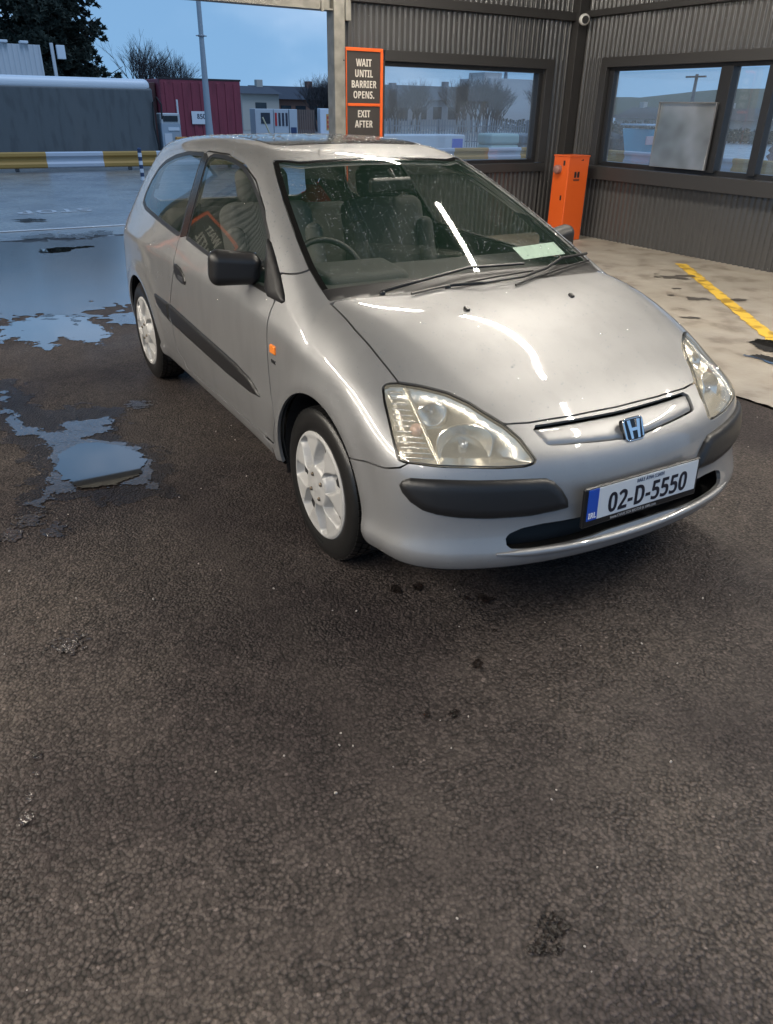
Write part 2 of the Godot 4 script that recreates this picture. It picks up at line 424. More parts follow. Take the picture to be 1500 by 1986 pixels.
# ---------------------------------------------------------------- the building
# corrugated sheet between two points on the floor plan; the face that shows looks along n
func corrugated(a: Vector3, b: Vector3, y0: float, y1: float, n: Vector3, pitch := .078, amp := .016, steps := 8) -> Shape:
	var s := Shape.new()
	var len_ := Vector2(b.x - a.x, b.z - a.z).length()
	var d := (b - a).normalized()
	var count := int(len_ / pitch * steps) + 1
	var base := 0
	for k in count + 1:
		var w := minf(len_ * k / count, len_)
		var ph := TAU * (a + d * w).dot(Vector3(absf(d.x), 0, absf(d.z))) / pitch
		var f := clampf(sin(ph) * 1.7, -1.0, 1.0)
		var off := n * (f * amp)
		var sl := cos(ph) * 1.7 * amp * TAU / pitch if absf(sin(ph) * 1.7) < 1.0 else 0.0
		var dd := Vector3(absf(d.x), 0, absf(d.z))
		var nn := (n - dd * sl).normalized()
		s.vert(Vector3(a.x, y0, a.z) + d * w + off, nn, Vector2(w, 0)); s.vert(Vector3(a.x, y1, a.z) + d * w + off, nn, Vector2(w, y1 - y0))
	for k in count:
		var q := base + k * 2
		s.face(q, q + 1, q + 3); s.face(q, q + 3, q + 2)
	return s
func clad(parent: Node, a: Vector3, b: Vector3, y0: float, y1: float, n: Vector3, m: Material, each := 1.014) -> void:
	var len_ := a.distance_to(b)
	var k := 0.0
	while k < len_ - .001:
		var e := minf(k + each, len_)
		put("cladding_sheet", corrugated(a.lerp(b, k / len_), a.lerp(b, e / len_), y0, y1, n), m, parent)
		k = e
func bars(called: String, list: Array, m: Material, parent: Node) -> void:       # list: [centre, size]
	for q in list:
		var s := Shape.new(); s.rbox(at(q[0]), q[1], .004, 1)
		put(called, s, m, parent)

func build_building() -> void:
	var steel := mat(Color(.080, .079, .078), .28, .3, .65)
	steel.roughness_texture = noise_tex(noise(12, .02, FastNoiseLite.TYPE_SIMPLEX, 4), 256, [[0.0, .75], [1, 1.0]])
	worldly(steel, .8)
	var trim := mat(Color(.030, .029, .029), .45)
	var frame := mat(Color(.016, .016, .017), .35)
	var column_paint := mat(Color(.27, .26, .23), .5)
	worldly(column_paint, 1.0)
	column_paint.albedo_texture = noise_tex(noise(14, .02, FastNoiseLite.TYPE_SIMPLEX, 4), 256, [[0.0, Color(.8, .8, .8)], [1, Color(1, 1, 1)]])
	var pane := glass(Color(.30, .36, .44), .12, .03)  # milky blue tint puts outdoor haze into the slightly misted glass
	var N := Vector3(0, 0, 1)
	# wall behind the car
	var w := thing("back_wall", "dark corrugated wall with a wide window behind the car", "wall", Vector3(0, 0, 0))
	clad(w, Vector3(2.78, 0, BACK), Vector3(6.36, 0, BACK), 2.21, CEIL, N, steel)
	clad(w, Vector3(2.78, 0, BACK), Vector3(5.90, 0, BACK), 0.0, .86, N, steel)
	clad(w, Vector3(5.92, 0, BACK), Vector3(6.36, 0, BACK), 0.0, 2.21, N, steel)
	bars("flashing", [[Vector3(4.5, 2.71, BACK + .03), Vector3(3.62, .10, .10)], [Vector3(6.28, 2.3, BACK + .06), Vector3(.16, 4.58, .14)], [Vector3(3.0, 1.1, BACK - .01), Vector3(.46, 2.2, .03)]], trim, w)
	bars("window_trim", [[Vector3(4.605, 2.155, BACK + .02), Vector3(2.63, .115, .07)], [Vector3(4.605, .90, BACK + .02), Vector3(2.63, .11, .09)], [Vector3(5.86, 1.53, BACK + .02), Vector3(.12, 1.14, .07)], [Vector3(3.26, 1.53, BACK + .02), Vector3(.06, 1.14, .07)]], trim, w)
	bars("window_frame", [[Vector3(4.5, 2.08, BACK - .07), Vector3(2.6, .06, .12)], [Vector3(4.5, .97, BACK - .07), Vector3(2.6, .06, .12)], [Vector3(5.77, 1.525, BACK - .07), Vector3(.08, 1.05, .12)], [Vector3(3.29, 1.525, BACK - .07), Vector3(.06, 1.05, .12)]], frame, w)
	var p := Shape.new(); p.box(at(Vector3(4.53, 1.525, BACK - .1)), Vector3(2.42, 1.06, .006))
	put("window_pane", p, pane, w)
	bars("wall_core", [[Vector3(4.57, .43, BACK - .14), Vector3(3.58, .86, .16)], [Vector3(4.57, 3.4, BACK - .14), Vector3(3.58, 2.38, .16)]], trim, w)
	# the pier on the other side of the opening
	var w2 := thing("back_wall", "dark corrugated wall on the far side of the vehicle opening", "wall")
	clad(w2, Vector3(-9.5, 0, BACK), Vector3(-1.95, 0, BACK), 0.0, CEIL, N, steel)
	bars("wall_core", [[Vector3(-5.72, 2.3, BACK - .14), Vector3(7.54, 4.58, .16)]], trim, w2)
	# steel column and lintel of the opening
	var col := thing("steel_column", "grey steel column at the edge of the vehicle opening beside the sign", "column", Vector3(2.665, 0, BACK))
	var cs := Shape.new(); cs.rbox(at(Vector3(0, 2.3, 0)), Vector3(.14, 4.58, .19), .008, 2)
	put("post", cs, column_paint, col)
	bars("bracket", [[Vector3(.12, 2.62, .05), Vector3(.07, .30, .06)]], column_paint, col)
	var hole := Shape.new(); hole.lathe(at(Vector3(.05, 2.08, .096)), [Vector2(.001, .001), Vector2(.009, .001)], 12)
	put("bolt_hole", hole, dark, col)
	var col2 := thing("steel_column", "grey steel column at the far edge of the vehicle opening", "column", Vector3(-1.9, 0, BACK))
	put("post", cs, column_paint, col2)
	var lin := thing("steel_lintel", "grey steel beam over the vehicle opening", "beam", Vector3(.38, 2.555, BACK))
	var ls := Shape.new()
	ls.box(at(Vector3(0, .008, 0)), Vector3(4.42, .014, .17)); ls.box(at(Vector3(0, .14, 0)), Vector3(4.42, .25, .012)); ls.box(at(Vector3(0, .275, 0)), Vector3(4.42, .014, .17))
	put("beam", ls, column_paint, lin)
	bars("stud", [[Vector3(2.07, .03, .10), Vector3(.035, .10, .03)]], column_paint, lin)
	clad(lin, Vector3(-2.3, 0, -.05), Vector3(2.2, 0, -.05), .29, 2.04, N, steel)
	# wall beside the car
	var r := thing("side_wall", "dark corrugated wall with a row of windows beside the car", "wall")
	var NX := Vector3(-1, 0, 0)
	clad(r, Vector3(RIGHT, 0, -6.62), Vector3(RIGHT, 0, 4.0), 2.235, CEIL, NX, steel)
	clad(r, Vector3(RIGHT, 0, -6.62), Vector3(RIGHT, 0, 4.0), 0.0, .79, NX, steel)
	clad(r, Vector3(RIGHT, 0, -6.62), Vector3(RIGHT, 0, -6.13), .79, 2.235, NX, steel)
	bars("flashing", [[Vector3(RIGHT - .03, 2.735, -1.3), Vector3(.10, .075, 10.6)]], trim, r)
	bars("window_trim", [[Vector3(RIGHT - .02, 2.175, -2.4), Vector3(.08, .115, 7.5)], [Vector3(RIGHT - .02, 1.52, -6.1), Vector3(.08, 1.2, .1)]], trim, r)
	bars("window_sill", [[Vector3(RIGHT - .05, .87, -2.4), Vector3(.20, .16, 7.6)]], trim, r)
	bars("window_frame", [[Vector3(RIGHT + .06, 2.10, -2.4), Vector3(.1, .05, 7.3)], [Vector3(RIGHT + .06, .975, -2.4), Vector3(.1, .06, 7.3)], [Vector3(RIGHT + .05, 1.53, -6.0), Vector3(.1, 1.1, .08)], [Vector3(RIGHT + .03, 1.53, -4.18), Vector3(.14, 1.1, .16)], [Vector3(RIGHT + .03, 1.53, -3.6), Vector3(.12, 1.1, .10)], [Vector3(RIGHT + .03, 1.53, -1.9), Vector3(.12, 1.1, .12)], [Vector3(RIGHT + .03, 1.53, .5), Vector3(.12, 1.1, .12)]], frame, r)
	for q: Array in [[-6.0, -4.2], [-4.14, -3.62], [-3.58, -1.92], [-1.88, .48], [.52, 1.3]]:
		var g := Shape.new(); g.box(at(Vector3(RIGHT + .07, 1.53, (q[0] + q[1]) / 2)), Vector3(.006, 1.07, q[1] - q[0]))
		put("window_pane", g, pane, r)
	bars("wall_core", [[Vector3(RIGHT + .13, .39, -1.3), Vector3(.16, .79, 10.6)], [Vector3(RIGHT + .13, 3.4, -1.3), Vector3(.16, 2.35, 10.6)], [Vector3(RIGHT + .13, 1.5, 2.7), Vector3(.16, 1.5, 2.6)]], trim, r)
	# open-side wall and roof
	var l := thing("side_wall", "plain dark corrugated wall on the driver side of the bay", "wall")
	clad(l, Vector3(-9.5, 0, BACK), Vector3(-9.5, 0, 1.5), 0.0, CEIL, Vector3(1, 0, 0), steel)
	var roof := thing("canopy_roof", "corrugated canopy roof over the parked car", "roof")
	var deck := mat(Color(.36, .35, .33), .5)
	var k := -9.6
	while k < 6.5:
		var e := minf(k + 1.0, 6.6)
		var rs := corrugated(Vector3(k, 0, 0), Vector3(e, 0, 0), BACK - .3, 4.3, Vector3(0, 0, 1), .20, .018)
		for q in rs.v.size():
			rs.v[q] = Vector3(rs.v[q].x, CEIL + .02 - rs.v[q].z, rs.v[q].y)
			rs.n[q] = Vector3(rs.n[q].x, -rs.n[q].z, 0)
		for t in range(0, rs.i.size(), 3):
			var sw := rs.i[t]; rs.i[t] = rs.i[t + 1]; rs.i[t + 1] = sw
		put("roof_sheet", rs, deck, roof)
		k = e
	for z: float in [-6.2, -4.1, -2.0, .1, 2.2, 4.2]:
		var bs := Shape.new(); bs.box(at(Vector3(-1.55, CEIL - .07, z)), Vector3(16.0, .12, .07))
		put("purlin", bs, column_paint, roof)
	# signs by the opening
	for s: Array in [[Vector3(3.0, 1.36, BACK + .055), "dark sign with orange frame reading WAIT UNTIL BARRIER OPENS beside the wide window"], [Vector3(-2.33, 1.36, BACK + .055), "dark sign with orange frame at the far edge of the opening"]]:
		var o := thing("instruction_sign", s[1], "sign", s[0])
		var board := Shape.new(); board.box(at(Vector3(0, 0, 0)), Vector3(.47, 1.70, .02))
		put("board", board, mat(Color(.042, .036, .033), .5), o)
		var orange := mat(Color(.72, .11, .015), .45)
		bars("frame", [[Vector3(0, .838, .006), Vector3(.50, .035, .03)], [Vector3(.235, 0, .006), Vector3(.035, 1.64, .03)], [Vector3(-.242, 0, .006), Vector3(.014, 1.64, .03)], [Vector3(-.003, .272, .006), Vector3(.44, .03, .03)], [Vector3(0, -.838, .006), Vector3(.50, .035, .03)]], orange, o)
		var ink := mat(Color(.62, .58, .52), .5)
		for q: Array in [["WAIT", .705], ["UNTIL", .595], ["BARRIER", .485], ["OPENS.", .375], ["EXIT", .175], ["AFTER", .065]]:
			text(q[0], .074, ink, o, at(Vector3(-.006, q[1], .0125)), .80, .003)
	# barrier cabinet
	cabinet()
	camera_dome()
	# sheet of metal leaning in the window
	var sheet_ := thing("leaning_sheet", "brushed metal sheet leaning against the side window", "metal sheet", Vector3(RIGHT - .10, 1.0, -4.61))
	var ms := Shape.new(); ms.rbox(at(Vector3(.03, .36, 0), Vector3(0, 0, -.06)), Vector3(.02, .72, .83), .006, 2)
	var brushed := mat(Color(.55, .56, .55), .33, .9)
	brushed.albedo_texture = noise_tex(noise(18, .01, FastNoiseLite.TYPE_SIMPLEX, 4), 256, [[0.2, Color(.7, .7, .68)], [.7, Color(1, 1, 1)]])
	put("sheet", ms, brushed, sheet_)
	bars("edge", [[Vector3(.005, .715, 0), Vector3(.03, .012, .84)], [Vector3(.02, .36, .42), Vector3(.03, .72, .012)], [Vector3(.02, .36, -.42), Vector3(.03, .72, .012)]], mat(Color(.3, .3, .3), .4, .8), sheet_)

func cabinet() -> void:
	var o := thing("barrier_cabinet", "tall orange barrier cabinet standing in the corner", "cabinet", Vector3(5.86, .012, -6.02), "", 0.0)
	var orange := mat(Color(.62, .095, .012), .42)
	var body := Shape.new(); body.rbox(at(Vector3(0, .53, 0)), Vector3(.36, 1.06, .30), .012, 2)
	put("body", body, orange, o)
	var top := Shape.new(); top.rbox(at(Vector3(0, 1.065, 0)), Vector3(.375, .02, .315), .006, 2)
	put("lid", top, orange, o)
	bars("lock", [[Vector3(-.181, .98, .06), Vector3(.006, .06, .035)], [Vector3(-.181, .55, .06), Vector3(.006, .06, .03)]], dark, o)
	# makers' mark: two dark shapes in a pale square, a bar below
	var pale := Shape.new(); pale.box(at(Vector3(-.02, .84, .1505)), Vector3(.10, .085, .003))
	put("mark_field", pale, mat(Color(.50, .10, .03), .4), o)
	var m := Shape.new()
	for s: float in [-1.0, 1.0]:
		m.prism(at(Vector3(-.02, .84, .15)), PackedVector2Array([Vector2(s * .044, .036), Vector2(s * .012, .036), Vector2(s * .006, 0), Vector2(s * .012, -.036), Vector2(s * .044, -.036)]), .001, .004)
	put("mark", m, dark, o)
	var b := Shape.new(); b.box(at(Vector3(-.02, .775, .1515)), Vector3(.105, .022, .003))
	put("mark_bar", b, mat(Color(.10, .03, .02), .4), o)
	var hub := Shape.new(); hub.lathe(Transform3D(Basis(Vector3.UP, -PI / 2), Vector3(-.18, .90, -.03)), [Vector2(.001, .07), Vector2(.045, .068), Vector2(.055, .05), Vector2(.055, 0)], 20)
	put("arm_hub", hub, mat(Color(.25, .12, .10), .4), o)
	var arrow := Shape.new(); arrow.prism(at(Vector3(.05, 1.02, .15)), PackedVector2Array([Vector2(-.02, -.01), Vector2(.025, -.01), Vector2(.018, .012)]), .001, .003)
	put("lid_mark", arrow, dark, o)
func camera_dome() -> void:
	var o := thing("security_camera", "round white security camera high in the wall corner", "camera", Vector3(6.16, 2.66, -6.42))
	var b := Shape.new()
	b.lathe(at(Vector3.ZERO, Vector3(.1, -.5, 0)), [Vector2(.001, -.07), Vector2(.05, -.07), Vector2(.066, -.04), Vector2(.068, 0), Vector2(.06, .03), Vector2(.045, .045)], 24)
	put("body", b, mat(Color(.62, .62, .60), .4), o)
	var l := Shape.new()
	l.lathe(at(Vector3.ZERO, Vector3(.1, -.5, 0)), [Vector2(.045, .044), Vector2(.03, .040), Vector2(.001, .046)], 24)
	put("lens", l, dark, o)

# ---------------------------------------------------------------- lamps
func build_lamps() -> void:
	var glow := StandardMaterial3D.new()
	glow.albedo_color = Color(.9, .9, .88)
	glow.emission_enabled = true; glow.emission = Color(1.0, .97, .92); glow.emission_energy_multiplier = 105.0
	var casing := mat(Color(.55, .55, .53), .4)
	for lp: Vector2 in LAMPS:
		for z: float in [lp.y]:
			var x := lp.x
			var o := thing("strip_light", "long lit strip light under the canopy roof", "lamp", Vector3(x, 4.42, z), "strip lights under the canopy")
			var c := Shape.new(); c.rbox(at(Vector3(0, .035, 0)), Vector3(.085, .05, 2.34), .012, 2)
			put("casing", c, casing, o)
			var t := Shape.new(); t.tube([Vector3(0, -.006, -1.14), Vector3(0, -.006, 1.14)], .024, 12)
			put("tube_light", t, glow, o)
			var a := AreaLight3D.new()
			a.name = "lamp"
			a.area_size = Vector2(.07, 2.26); a.light_energy = LAMP_E; a.light_color = Color(1.0, .96, .90)
			a.rotation.x = -PI / 2; a.position.y = -.034
			a.shadow_enabled = true; a.area_range = 30.0
			o.add_child(a, true)
			for e: float in [-.6, .6]:
				var h := Shape.new(); h.tube([Vector3(0, .06, e), Vector3(0, .17, e)], .006, 6)
				put("hanger", h, casing, o)

# ---------------------------------------------------------------- outside
func lit_box(parent: Node, called: String, c: Vector3, s: Vector3, m: Material, r := .02) -> MeshInstance3D:
	var b := Shape.new(); b.rbox(at(c), s, r, 2)
	return put(called, b, m, parent)
func twigs(s: Shape, rng: RandomNumberGenerator, p: Vector3, d: Vector3, len_: float, r: float, depth: int, spread: float) -> void:
	var mid := p + d * len_ * .5 + Vector3(rng.randf_range(-1, 1), rng.randf_range(-1, 1), rng.randf_range(-1, 1)) * len_ * .06
	var end := p + d * len_
	s.tube([p, mid, end], [r, r * .8, r * .6], 4 if r > .02 else 3, false)
	if depth == 0: return
	for k in (3 if depth > 1 else 4):
		var nd := (d + Vector3(rng.randf_range(-1, 1), rng.randf_range(-.3, .8), rng.randf_range(-1, 1)) * spread).normalized()
		var from := p.lerp(end, rng.randf_range(.45, 1.0))
		twigs(s, rng, from, nd, len_ * rng.randf_range(.55, .85), r * .55, depth - 1, spread)
func bare_tree(where: Vector3, height: float, label: String, seed_: int, m: Material, group := "", depth := 4, stems := 1, called := "bare_tree") -> void:
	var o := thing(called, label, "tree" if called == "bare_tree" else "bush", where, group)
	var rng := RandomNumberGenerator.new(); rng.seed = seed_
	var trunk := Shape.new(); var crown := Shape.new()
	for k in stems:
		var lean := Vector3(rng.randf_range(-.5, .5), 1.6, rng.randf_range(-.5, .5)).normalized() if stems > 1 else Vector3(0, 1, 0)
		var foot := Vector3(rng.randf_range(-.3, .3), 0, rng.randf_range(-.3, .3)) * (stems - 1) * .3
		var h := height * .32
		trunk.tube([foot, foot + lean * h * .5, foot + lean * h], [height * .022, height * .018, height * .014], 6, false)
		for b in 5:
			twigs(crown, rng, foot + lean * h * rng.randf_range(.6, 1.0), (lean + Vector3(rng.randf_range(-.6, .6), .2, rng.randf_range(-.6, .6))).normalized(), height * .26, height * .010, depth, .62)
	put("trunk", trunk, m, o); put("crown", crown, m, o)
func pine(where: Vector3, height: float, wide: float, label: String, seed_: int) -> void:
	var o := thing("pine_tree", label, "tree", where)
	var rng := RandomNumberGenerator.new(); rng.seed = seed_
	var bark := mat(Color(.035, .028, .022), .9)
	var trunk := Shape.new(); trunk.tube([Vector3.ZERO, Vector3(.1, height * .5, 0), Vector3(0, height, .1)], [height * .035, height * .025, .03], 8)
	put("trunk", trunk, bark, o)
	var limbs := Shape.new(); var leaf := Shape.new()
	for k in 230:
		var y := height * rng.randf_range(.10, .99)
		var reach := wide * (1.05 - y / height * .55) * rng.randf_range(.6, 1.1)
		var a := rng.randf() * TAU
		var d := Vector3(cos(a), rng.randf_range(-.05, .35), sin(a)).normalized()
		var root := Vector3(0, y, 0)
		limbs.tube([root, root + d * reach * .6, root + d * reach + Vector3(0, reach * .12, 0)], [.05, .035, .012], 4, false)
		for c in 16:
			var q := root + d * reach * rng.randf_range(.3, 1.05) + Vector3(rng.randf_range(-.4, .4), rng.randf_range(-.2, .35), rng.randf_range(-.4, .4))
			for e in 16:
				var dd := Vector3(rng.randf_range(-1, 1), rng.randf_range(-.5, 1), rng.randf_range(-1, 1)).normalized()
				var u := dd.cross(Vector3(rng.randf_range(-1, 1), rng.randf_range(-1, 1), 1)).normalized() * rng.randf_range(.05, .11)
				var l := rng.randf_range(.14, .34)
				var nn := dd.cross(u).normalized()
				var i := leaf.vert(q - u, nn); leaf.vert(q + u, nn); leaf.vert(q + dd * l, nn)
				leaf.face(i, i + 1, i + 2)
	put("limbs", limbs, bark, o)
	put("crown", leaf, mat(Color(.016, .024, .016), .85), o)
func house(where: Vector3, size: Vector3, roof_h: float, wall: Color, roofc: Color, label: String, group := "", turn := 0.0, windows := 2) -> void:
	var o := thing("house", label, "house", where, group, turn)
	var wm := mat(wall, .85); var rm := mat(roofc, .8)
	var b := Shape.new(); b.box(at(Vector3(0, size.y / 2, 0)), size)
	put("wall", b, wm, o)
	var r := Shape.new()
	r.prism(Transform3D(Basis(Vector3.UP, PI / 2), Vector3.ZERO), PackedVector2Array([Vector2(-size.z / 2 - .3, size.y - .05), Vector2(size.z / 2 + .3, size.y - .05), Vector2(0, size.y + roof_h)]), -size.x / 2 - .2, size.x / 2 + .2)
	put("roof", r, rm, o)
	for k in windows:
		var x := lerpf(-size.x * .3, size.x * .3, (k + .5) / windows) if windows > 1 else 0.0
		lit_box(o, "window", Vector3(x, size.y * .55, size.z / 2 + .01), Vector3(.9, 1.0, .06), mat(Color(.03, .04, .05), .1))
	lit_box(o, "chimney", Vector3(size.x * .3, size.y + roof_h * .9, 0), Vector3(.5, 1.0, .5), wm)

func rail_line(a: Vector3, b: Vector3, label: String, sec := 1.45, phase := 0) -> void:
	var o := thing("guard_rail", label, "guard rail", a)
	var yellow := mat(Color(.36, .21, .05), .55); var pale := mat(Color(.42, .46, .52), .45)
	var d := (b - a).normalized(); var len_ := a.distance_to(b); var side_ := d.cross(Vector3.UP)
	if side_.dot(Vector3(-.5, 0, .5)) < 0: side_ = -side_
	var prof := [[.46, 0.0], [.43, .045], [.36, .05], [.31, .0], [.27, -.005], [.22, .0], [.17, .05], [.10, .045], [.07, 0.0]]
	var n := int(len_ / sec)
	for k in n:
		var s := Shape.new()
		for q in prof.size() - 1:
			var p0: Array = prof[q]; var p1: Array = prof[q + 1]
			var nn: Vector3 = (side_ * (p0[0] - p1[0]) + Vector3.UP * (p1[1] - p0[1])).normalized()
			s.quad(d * (k * sec) + side_ * p0[1] + Vector3.UP * p0[0], d * (k + 1) * sec + side_ * p0[1] + Vector3.UP * p0[0], d * (k + 1) * sec + side_ * p1[1] + Vector3.UP * p1[0], d * (k * sec) + side_ * p1[1] + Vector3.UP * p1[0], nn)
		put("rail_section", s, pale if (k + phase) % 2 == 0 else yellow, o)
	for k in int(len_ / 2.9) + 1:
		lit_box(o, "post", d * (k * 2.9 + .7) - side_ * .08 + Vector3(0, .22, 0), Vector3(.1, .46, .1), mat(Color(.12, .12, .13), .6))

func build_outside() -> void:
	rail_line(Vector3(-8.85, 0, -21), Vector3(19.4, 0, -21), "yellow and white guard rail along the far side of the wet yard", 1.45, 1)
	rail_line(Vector3(19.45, 0, -21), Vector3(19.45, 0, 2), "yellow and white guard rail seen through the side windows", 1.45, 0)
	# striped bollard
	var bo := thing("bollard", "slim blue and white striped bollard before the guard rail", "bollard", Vector3(2.87, 0, -17.4))
	for k in 8:
		var s := Shape.new(); s.lathe(Transform3D(Basis(Vector3.RIGHT, -PI / 2), Vector3(0, .085 * k, 0)), [Vector2(.045, 0), Vector2(.045, .085)], 14)
		if k == 7: s.lathe(Transform3D(Basis(Vector3.RIGHT, -PI / 2), Vector3(0, .68, 0)), [Vector2(.045, 0), Vector2(.03, .02), Vector2(.001, .025)], 14)
		put("band", s, mat(Color(.55, .6, .66), .5) if k % 2 == 0 else mat(Color(.02, .04, .10), .5), bo)
	# fuel tank with a white top, and its dispenser
	var tk := thing("fuel_tank", "long dark grey fuel tank with white rounded top", "tank", Vector3(-1.4, 0, -25.2))
	lit_box(tk, "shell", Vector3(0, 1.03, 0), Vector3(13.0, 2.06, 2.4), weathered(Color(.10, .11, .115), 61), .10)
	var cap := Shape.new(); cap.rbox(at(Vector3(0, 2.10, 0)), Vector3(12.9, .36, 2.4), .17, 5)
	put("roof", cap, mat(Color(.62, .66, .70), .4), tk)
	var dp := thing("fuel_dispenser", "small grey fuel dispenser with a hanging hose beside the tank", "pump", Vector3(5.55, 0, -24.2))
	lit_box(dp, "body", Vector3(0, .55, 0), Vector3(.62, 1.1, .45), mat(Color(.30, .36, .42), .5), .03)
	lit_box(dp, "head", Vector3(0, 1.22, 0), Vector3(.62, .30, .45), mat(Color(.45, .48, .5), .4), .03)
	lit_box(dp, "display", Vector3(0, 1.22, .235), Vector3(.46, .16, .02), mat(Color(.01, .012, .015), .2), .004)
	lit_box(dp, "panel", Vector3(.08, .93, .235), Vector3(.36, .09, .02), mat(Color(.6, .66, .72), .4), .004)
	lit_box(dp, "notice", Vector3(-.12, .55, .235), Vector3(.24, .5, .02), mat(Color(.55, .58, .62), .5), .004)
	lit_box(dp, "orange_box", Vector3(.26, .60, .3), Vector3(.34, .22, .2), mat(Color(.55, .26, .06), .5), .02)
	var hose := Shape.new(); hose.tube([Vector3(-.45, .25, .3), Vector3(-.55, 1.0, .3), Vector3(-.52, 1.65, .3), Vector3(-.38, 1.80, .3), Vector3(-.26, 1.6, .3), Vector3(-.28, 1.2, .3)], .025, 6)
	put("hose", hose, rubber, dp)
	lit_box(dp, "pole", Vector3(.33, 1.3, 0), Vector3(.05, .9, .05), mat(Color(.6, .62, .64), .4), .01)
	# maroon container
	var ct := thing("container", "maroon steel container behind the lamp post", "container", Vector3(7.95, 0, -29.3))
	var mar := weathered(Color(.22, .034, .055), 62)
	lit_box(ct, "shell", Vector3(0, 1.22, 0), Vector3(3.0, 2.40, 2.5), mar, .03)
	for k in 9: lit_box(ct, "rib", Vector3(-1.28 + k * .32, 1.22, 1.262), Vector3(.12, 2.2, .03), mar, .01)
	bars("roof_edge", [[Vector3(0, 2.43, 1.2), Vector3(3.06, .06, .12)]], mat(Color(.02, .015, .016), .6), ct)
	lit_box(ct, "side_shade_panel", Vector3(-1.68, 1.15, -.2), Vector3(.30, 2.3, 1.9), weathered(Color(.10, .045, .04), 63), .02)  # dark brown panel: shade between tank and container put into its colour
	var bd := lit_box(ct, "notice_board", Vector3(-.15, 1.20, 1.30), Vector3(.62, .42, .02), mat(Color(.62, .66, .70), .5), .004)
	text("850", .16, mat(Color(.02, .03, .06), .5), bd, at(Vector3(-.1, 1.24, 1.312)), .9, .004)
	lit_box(ct, "small_notice", Vector3(1.22, .60, 1.30), Vector3(.5, .12, .02), mat(Color(.55, .58, .62), .5), .004)
	# lamp post
	var lp := thing("lamp_post", "tall grey lamp post beside the maroon container", "lamp post", Vector3(6.46, 0, -23.0))
	var ps := Shape.new(); ps.lathe(Transform3D(Basis(Vector3.RIGHT, -PI / 2), Vector3.ZERO), [Vector2(.13, 0), Vector2(.125, .6), Vector2(.105, 1.2), Vector2(.07, 3.4), Vector2(.06, 7.0)], 16)
	put("pole", ps, mat(Color(.30, .34, .38), .5, .2), lp)
	var cl := Shape.new(); cl.lathe(Transform3D(Basis(Vector3.RIGHT, -PI / 2), Vector3(0, 3.38, 0)), [Vector2(.07, 0), Vector2(.10, .01), Vector2(.10, .05), Vector2(.07, .06)], 16)
	cl.tube([Vector3(-.16, 3.41, 0), Vector3(.16, 3.41, 0)], .018, 6)
	put("collar", cl, mat(Color(.25, .27, .3), .5, .3), lp)
	lit_box(lp, "lamp_head", Vector3(.3, 7.0, 0), Vector3(.7, .1, .25), mat(Color(.25, .27, .3), .5), .03)
	# shed, trees, houses beyond
	var sh := thing("metal_shed", "pale grey corrugated metal shed before the pine tree", "shed", Vector3(.9, 0, -42))
	var tin := mat(Color(.50, .53, .56), .5)
	put("wall", corrugated(Vector3(-7, 0, 2.0), Vector3(3.6, 0, 2.0), 0, 3.9, Vector3(0, 0, 1), .22, .03), tin, sh)
	lit_box(sh, "core", Vector3(-1.7, 1.9, 0), Vector3(10.5, 3.8, 3.9), tin)
	for k in 12: lit_box(sh, "roof_ridge", Vector3(-6.4 + k * .85, 3.98, 1.9), Vector3(.34, .10, .5), mat(Color(.6, .66, .72), .5))
	lit_box(sh, "gutter_post", Vector3(4.1, 2.0, 2.0), Vector3(.14, 4.0, .14), tin)
	lit_box(sh, "wall_lamp", Vector3(4.45, 3.65, 2.1), Vector3(.36, .55, .2), mat(Color(.6, .66, .72), .4))
	pine(Vector3(5.7, 0, -46), 7.4, 4.0, "tall dark pine tree rising behind the metal shed", 5)
	pine(Vector3(1.6, 0, -49), 7.4, 4.0, "broad dark pine tree behind the shed roof", 6)
	var bark := mat(Color(.045, .042, .045), .9)
	bare_tree(Vector3(11.4, 0, -50), 5.6, "leafless tree showing above the fuel tank end", 11, bark, "", 4, 3)
	bare_tree(Vector3(13.6, 0, -52), 5.2, "leafless tree showing above the maroon container", 12, bark, "", 4, 3)
	bare_tree(Vector3(26.2, 0, -56), 4.1, "dense dark leafless tree before the brick house", 13, bark, "", 4, 8)
	bare_tree(Vector3(28.0, 0, -57), 3.6, "low leafless tree close to the steel column", 14, bark, "", 4, 6)
	house(Vector3(22.4, 0, -61), Vector3(3.0, 2.5, 5.0), .5, Color(.42, .40, .36), Color(.05, .055, .07), "cream house gable beyond the container", "", 0.0, 1)
	house(Vector3(26.6, 0, -63), Vector3(6.4, 2.2, 5.0), .9, Color(.20, .11, .085), Color(.035, .04, .055), "low brick house with dark slate roof", "", 0.0, 3)
	# machines and boards along the yard edge
	for k in 3:
		var vm := thing("vending_machine", ["grey machine with dark picture panel beside the container", "grey machine with red and black columns on its front", "pale grey machine standing next to the wooden screen"][k], "machine", Vector3([11.25, 12.0, 12.55][k], 0, -30.6))
		lit_box(vm, "body", Vector3(0, .76, 0), Vector3([.8, .66, .36][k], 1.52, .6), mat(Color(.42, .46, .5), .5), .02)
		if k == 0: lit_box(vm, "front_panel", Vector3(.05, 1.18, .31), Vector3(.40, .40, .02), mat(Color(.02, .025, .04), .3), .004)
		if k == 1:
			for c in 4: lit_box(vm, "column", Vector3(-.24 + c * .16, 1.14, .31), Vector3(.09, .48, .02), mat(Color(.42, .03, .03), .4) if c == 0 else mat(Color(.03, .03, .05), .4), .004)
		if k == 2: lit_box(vm, "front_panel", Vector3(0, .7, .31), Vector3(.26, .3, .02), mat(Color(.03, .05, .12), .3), .004)
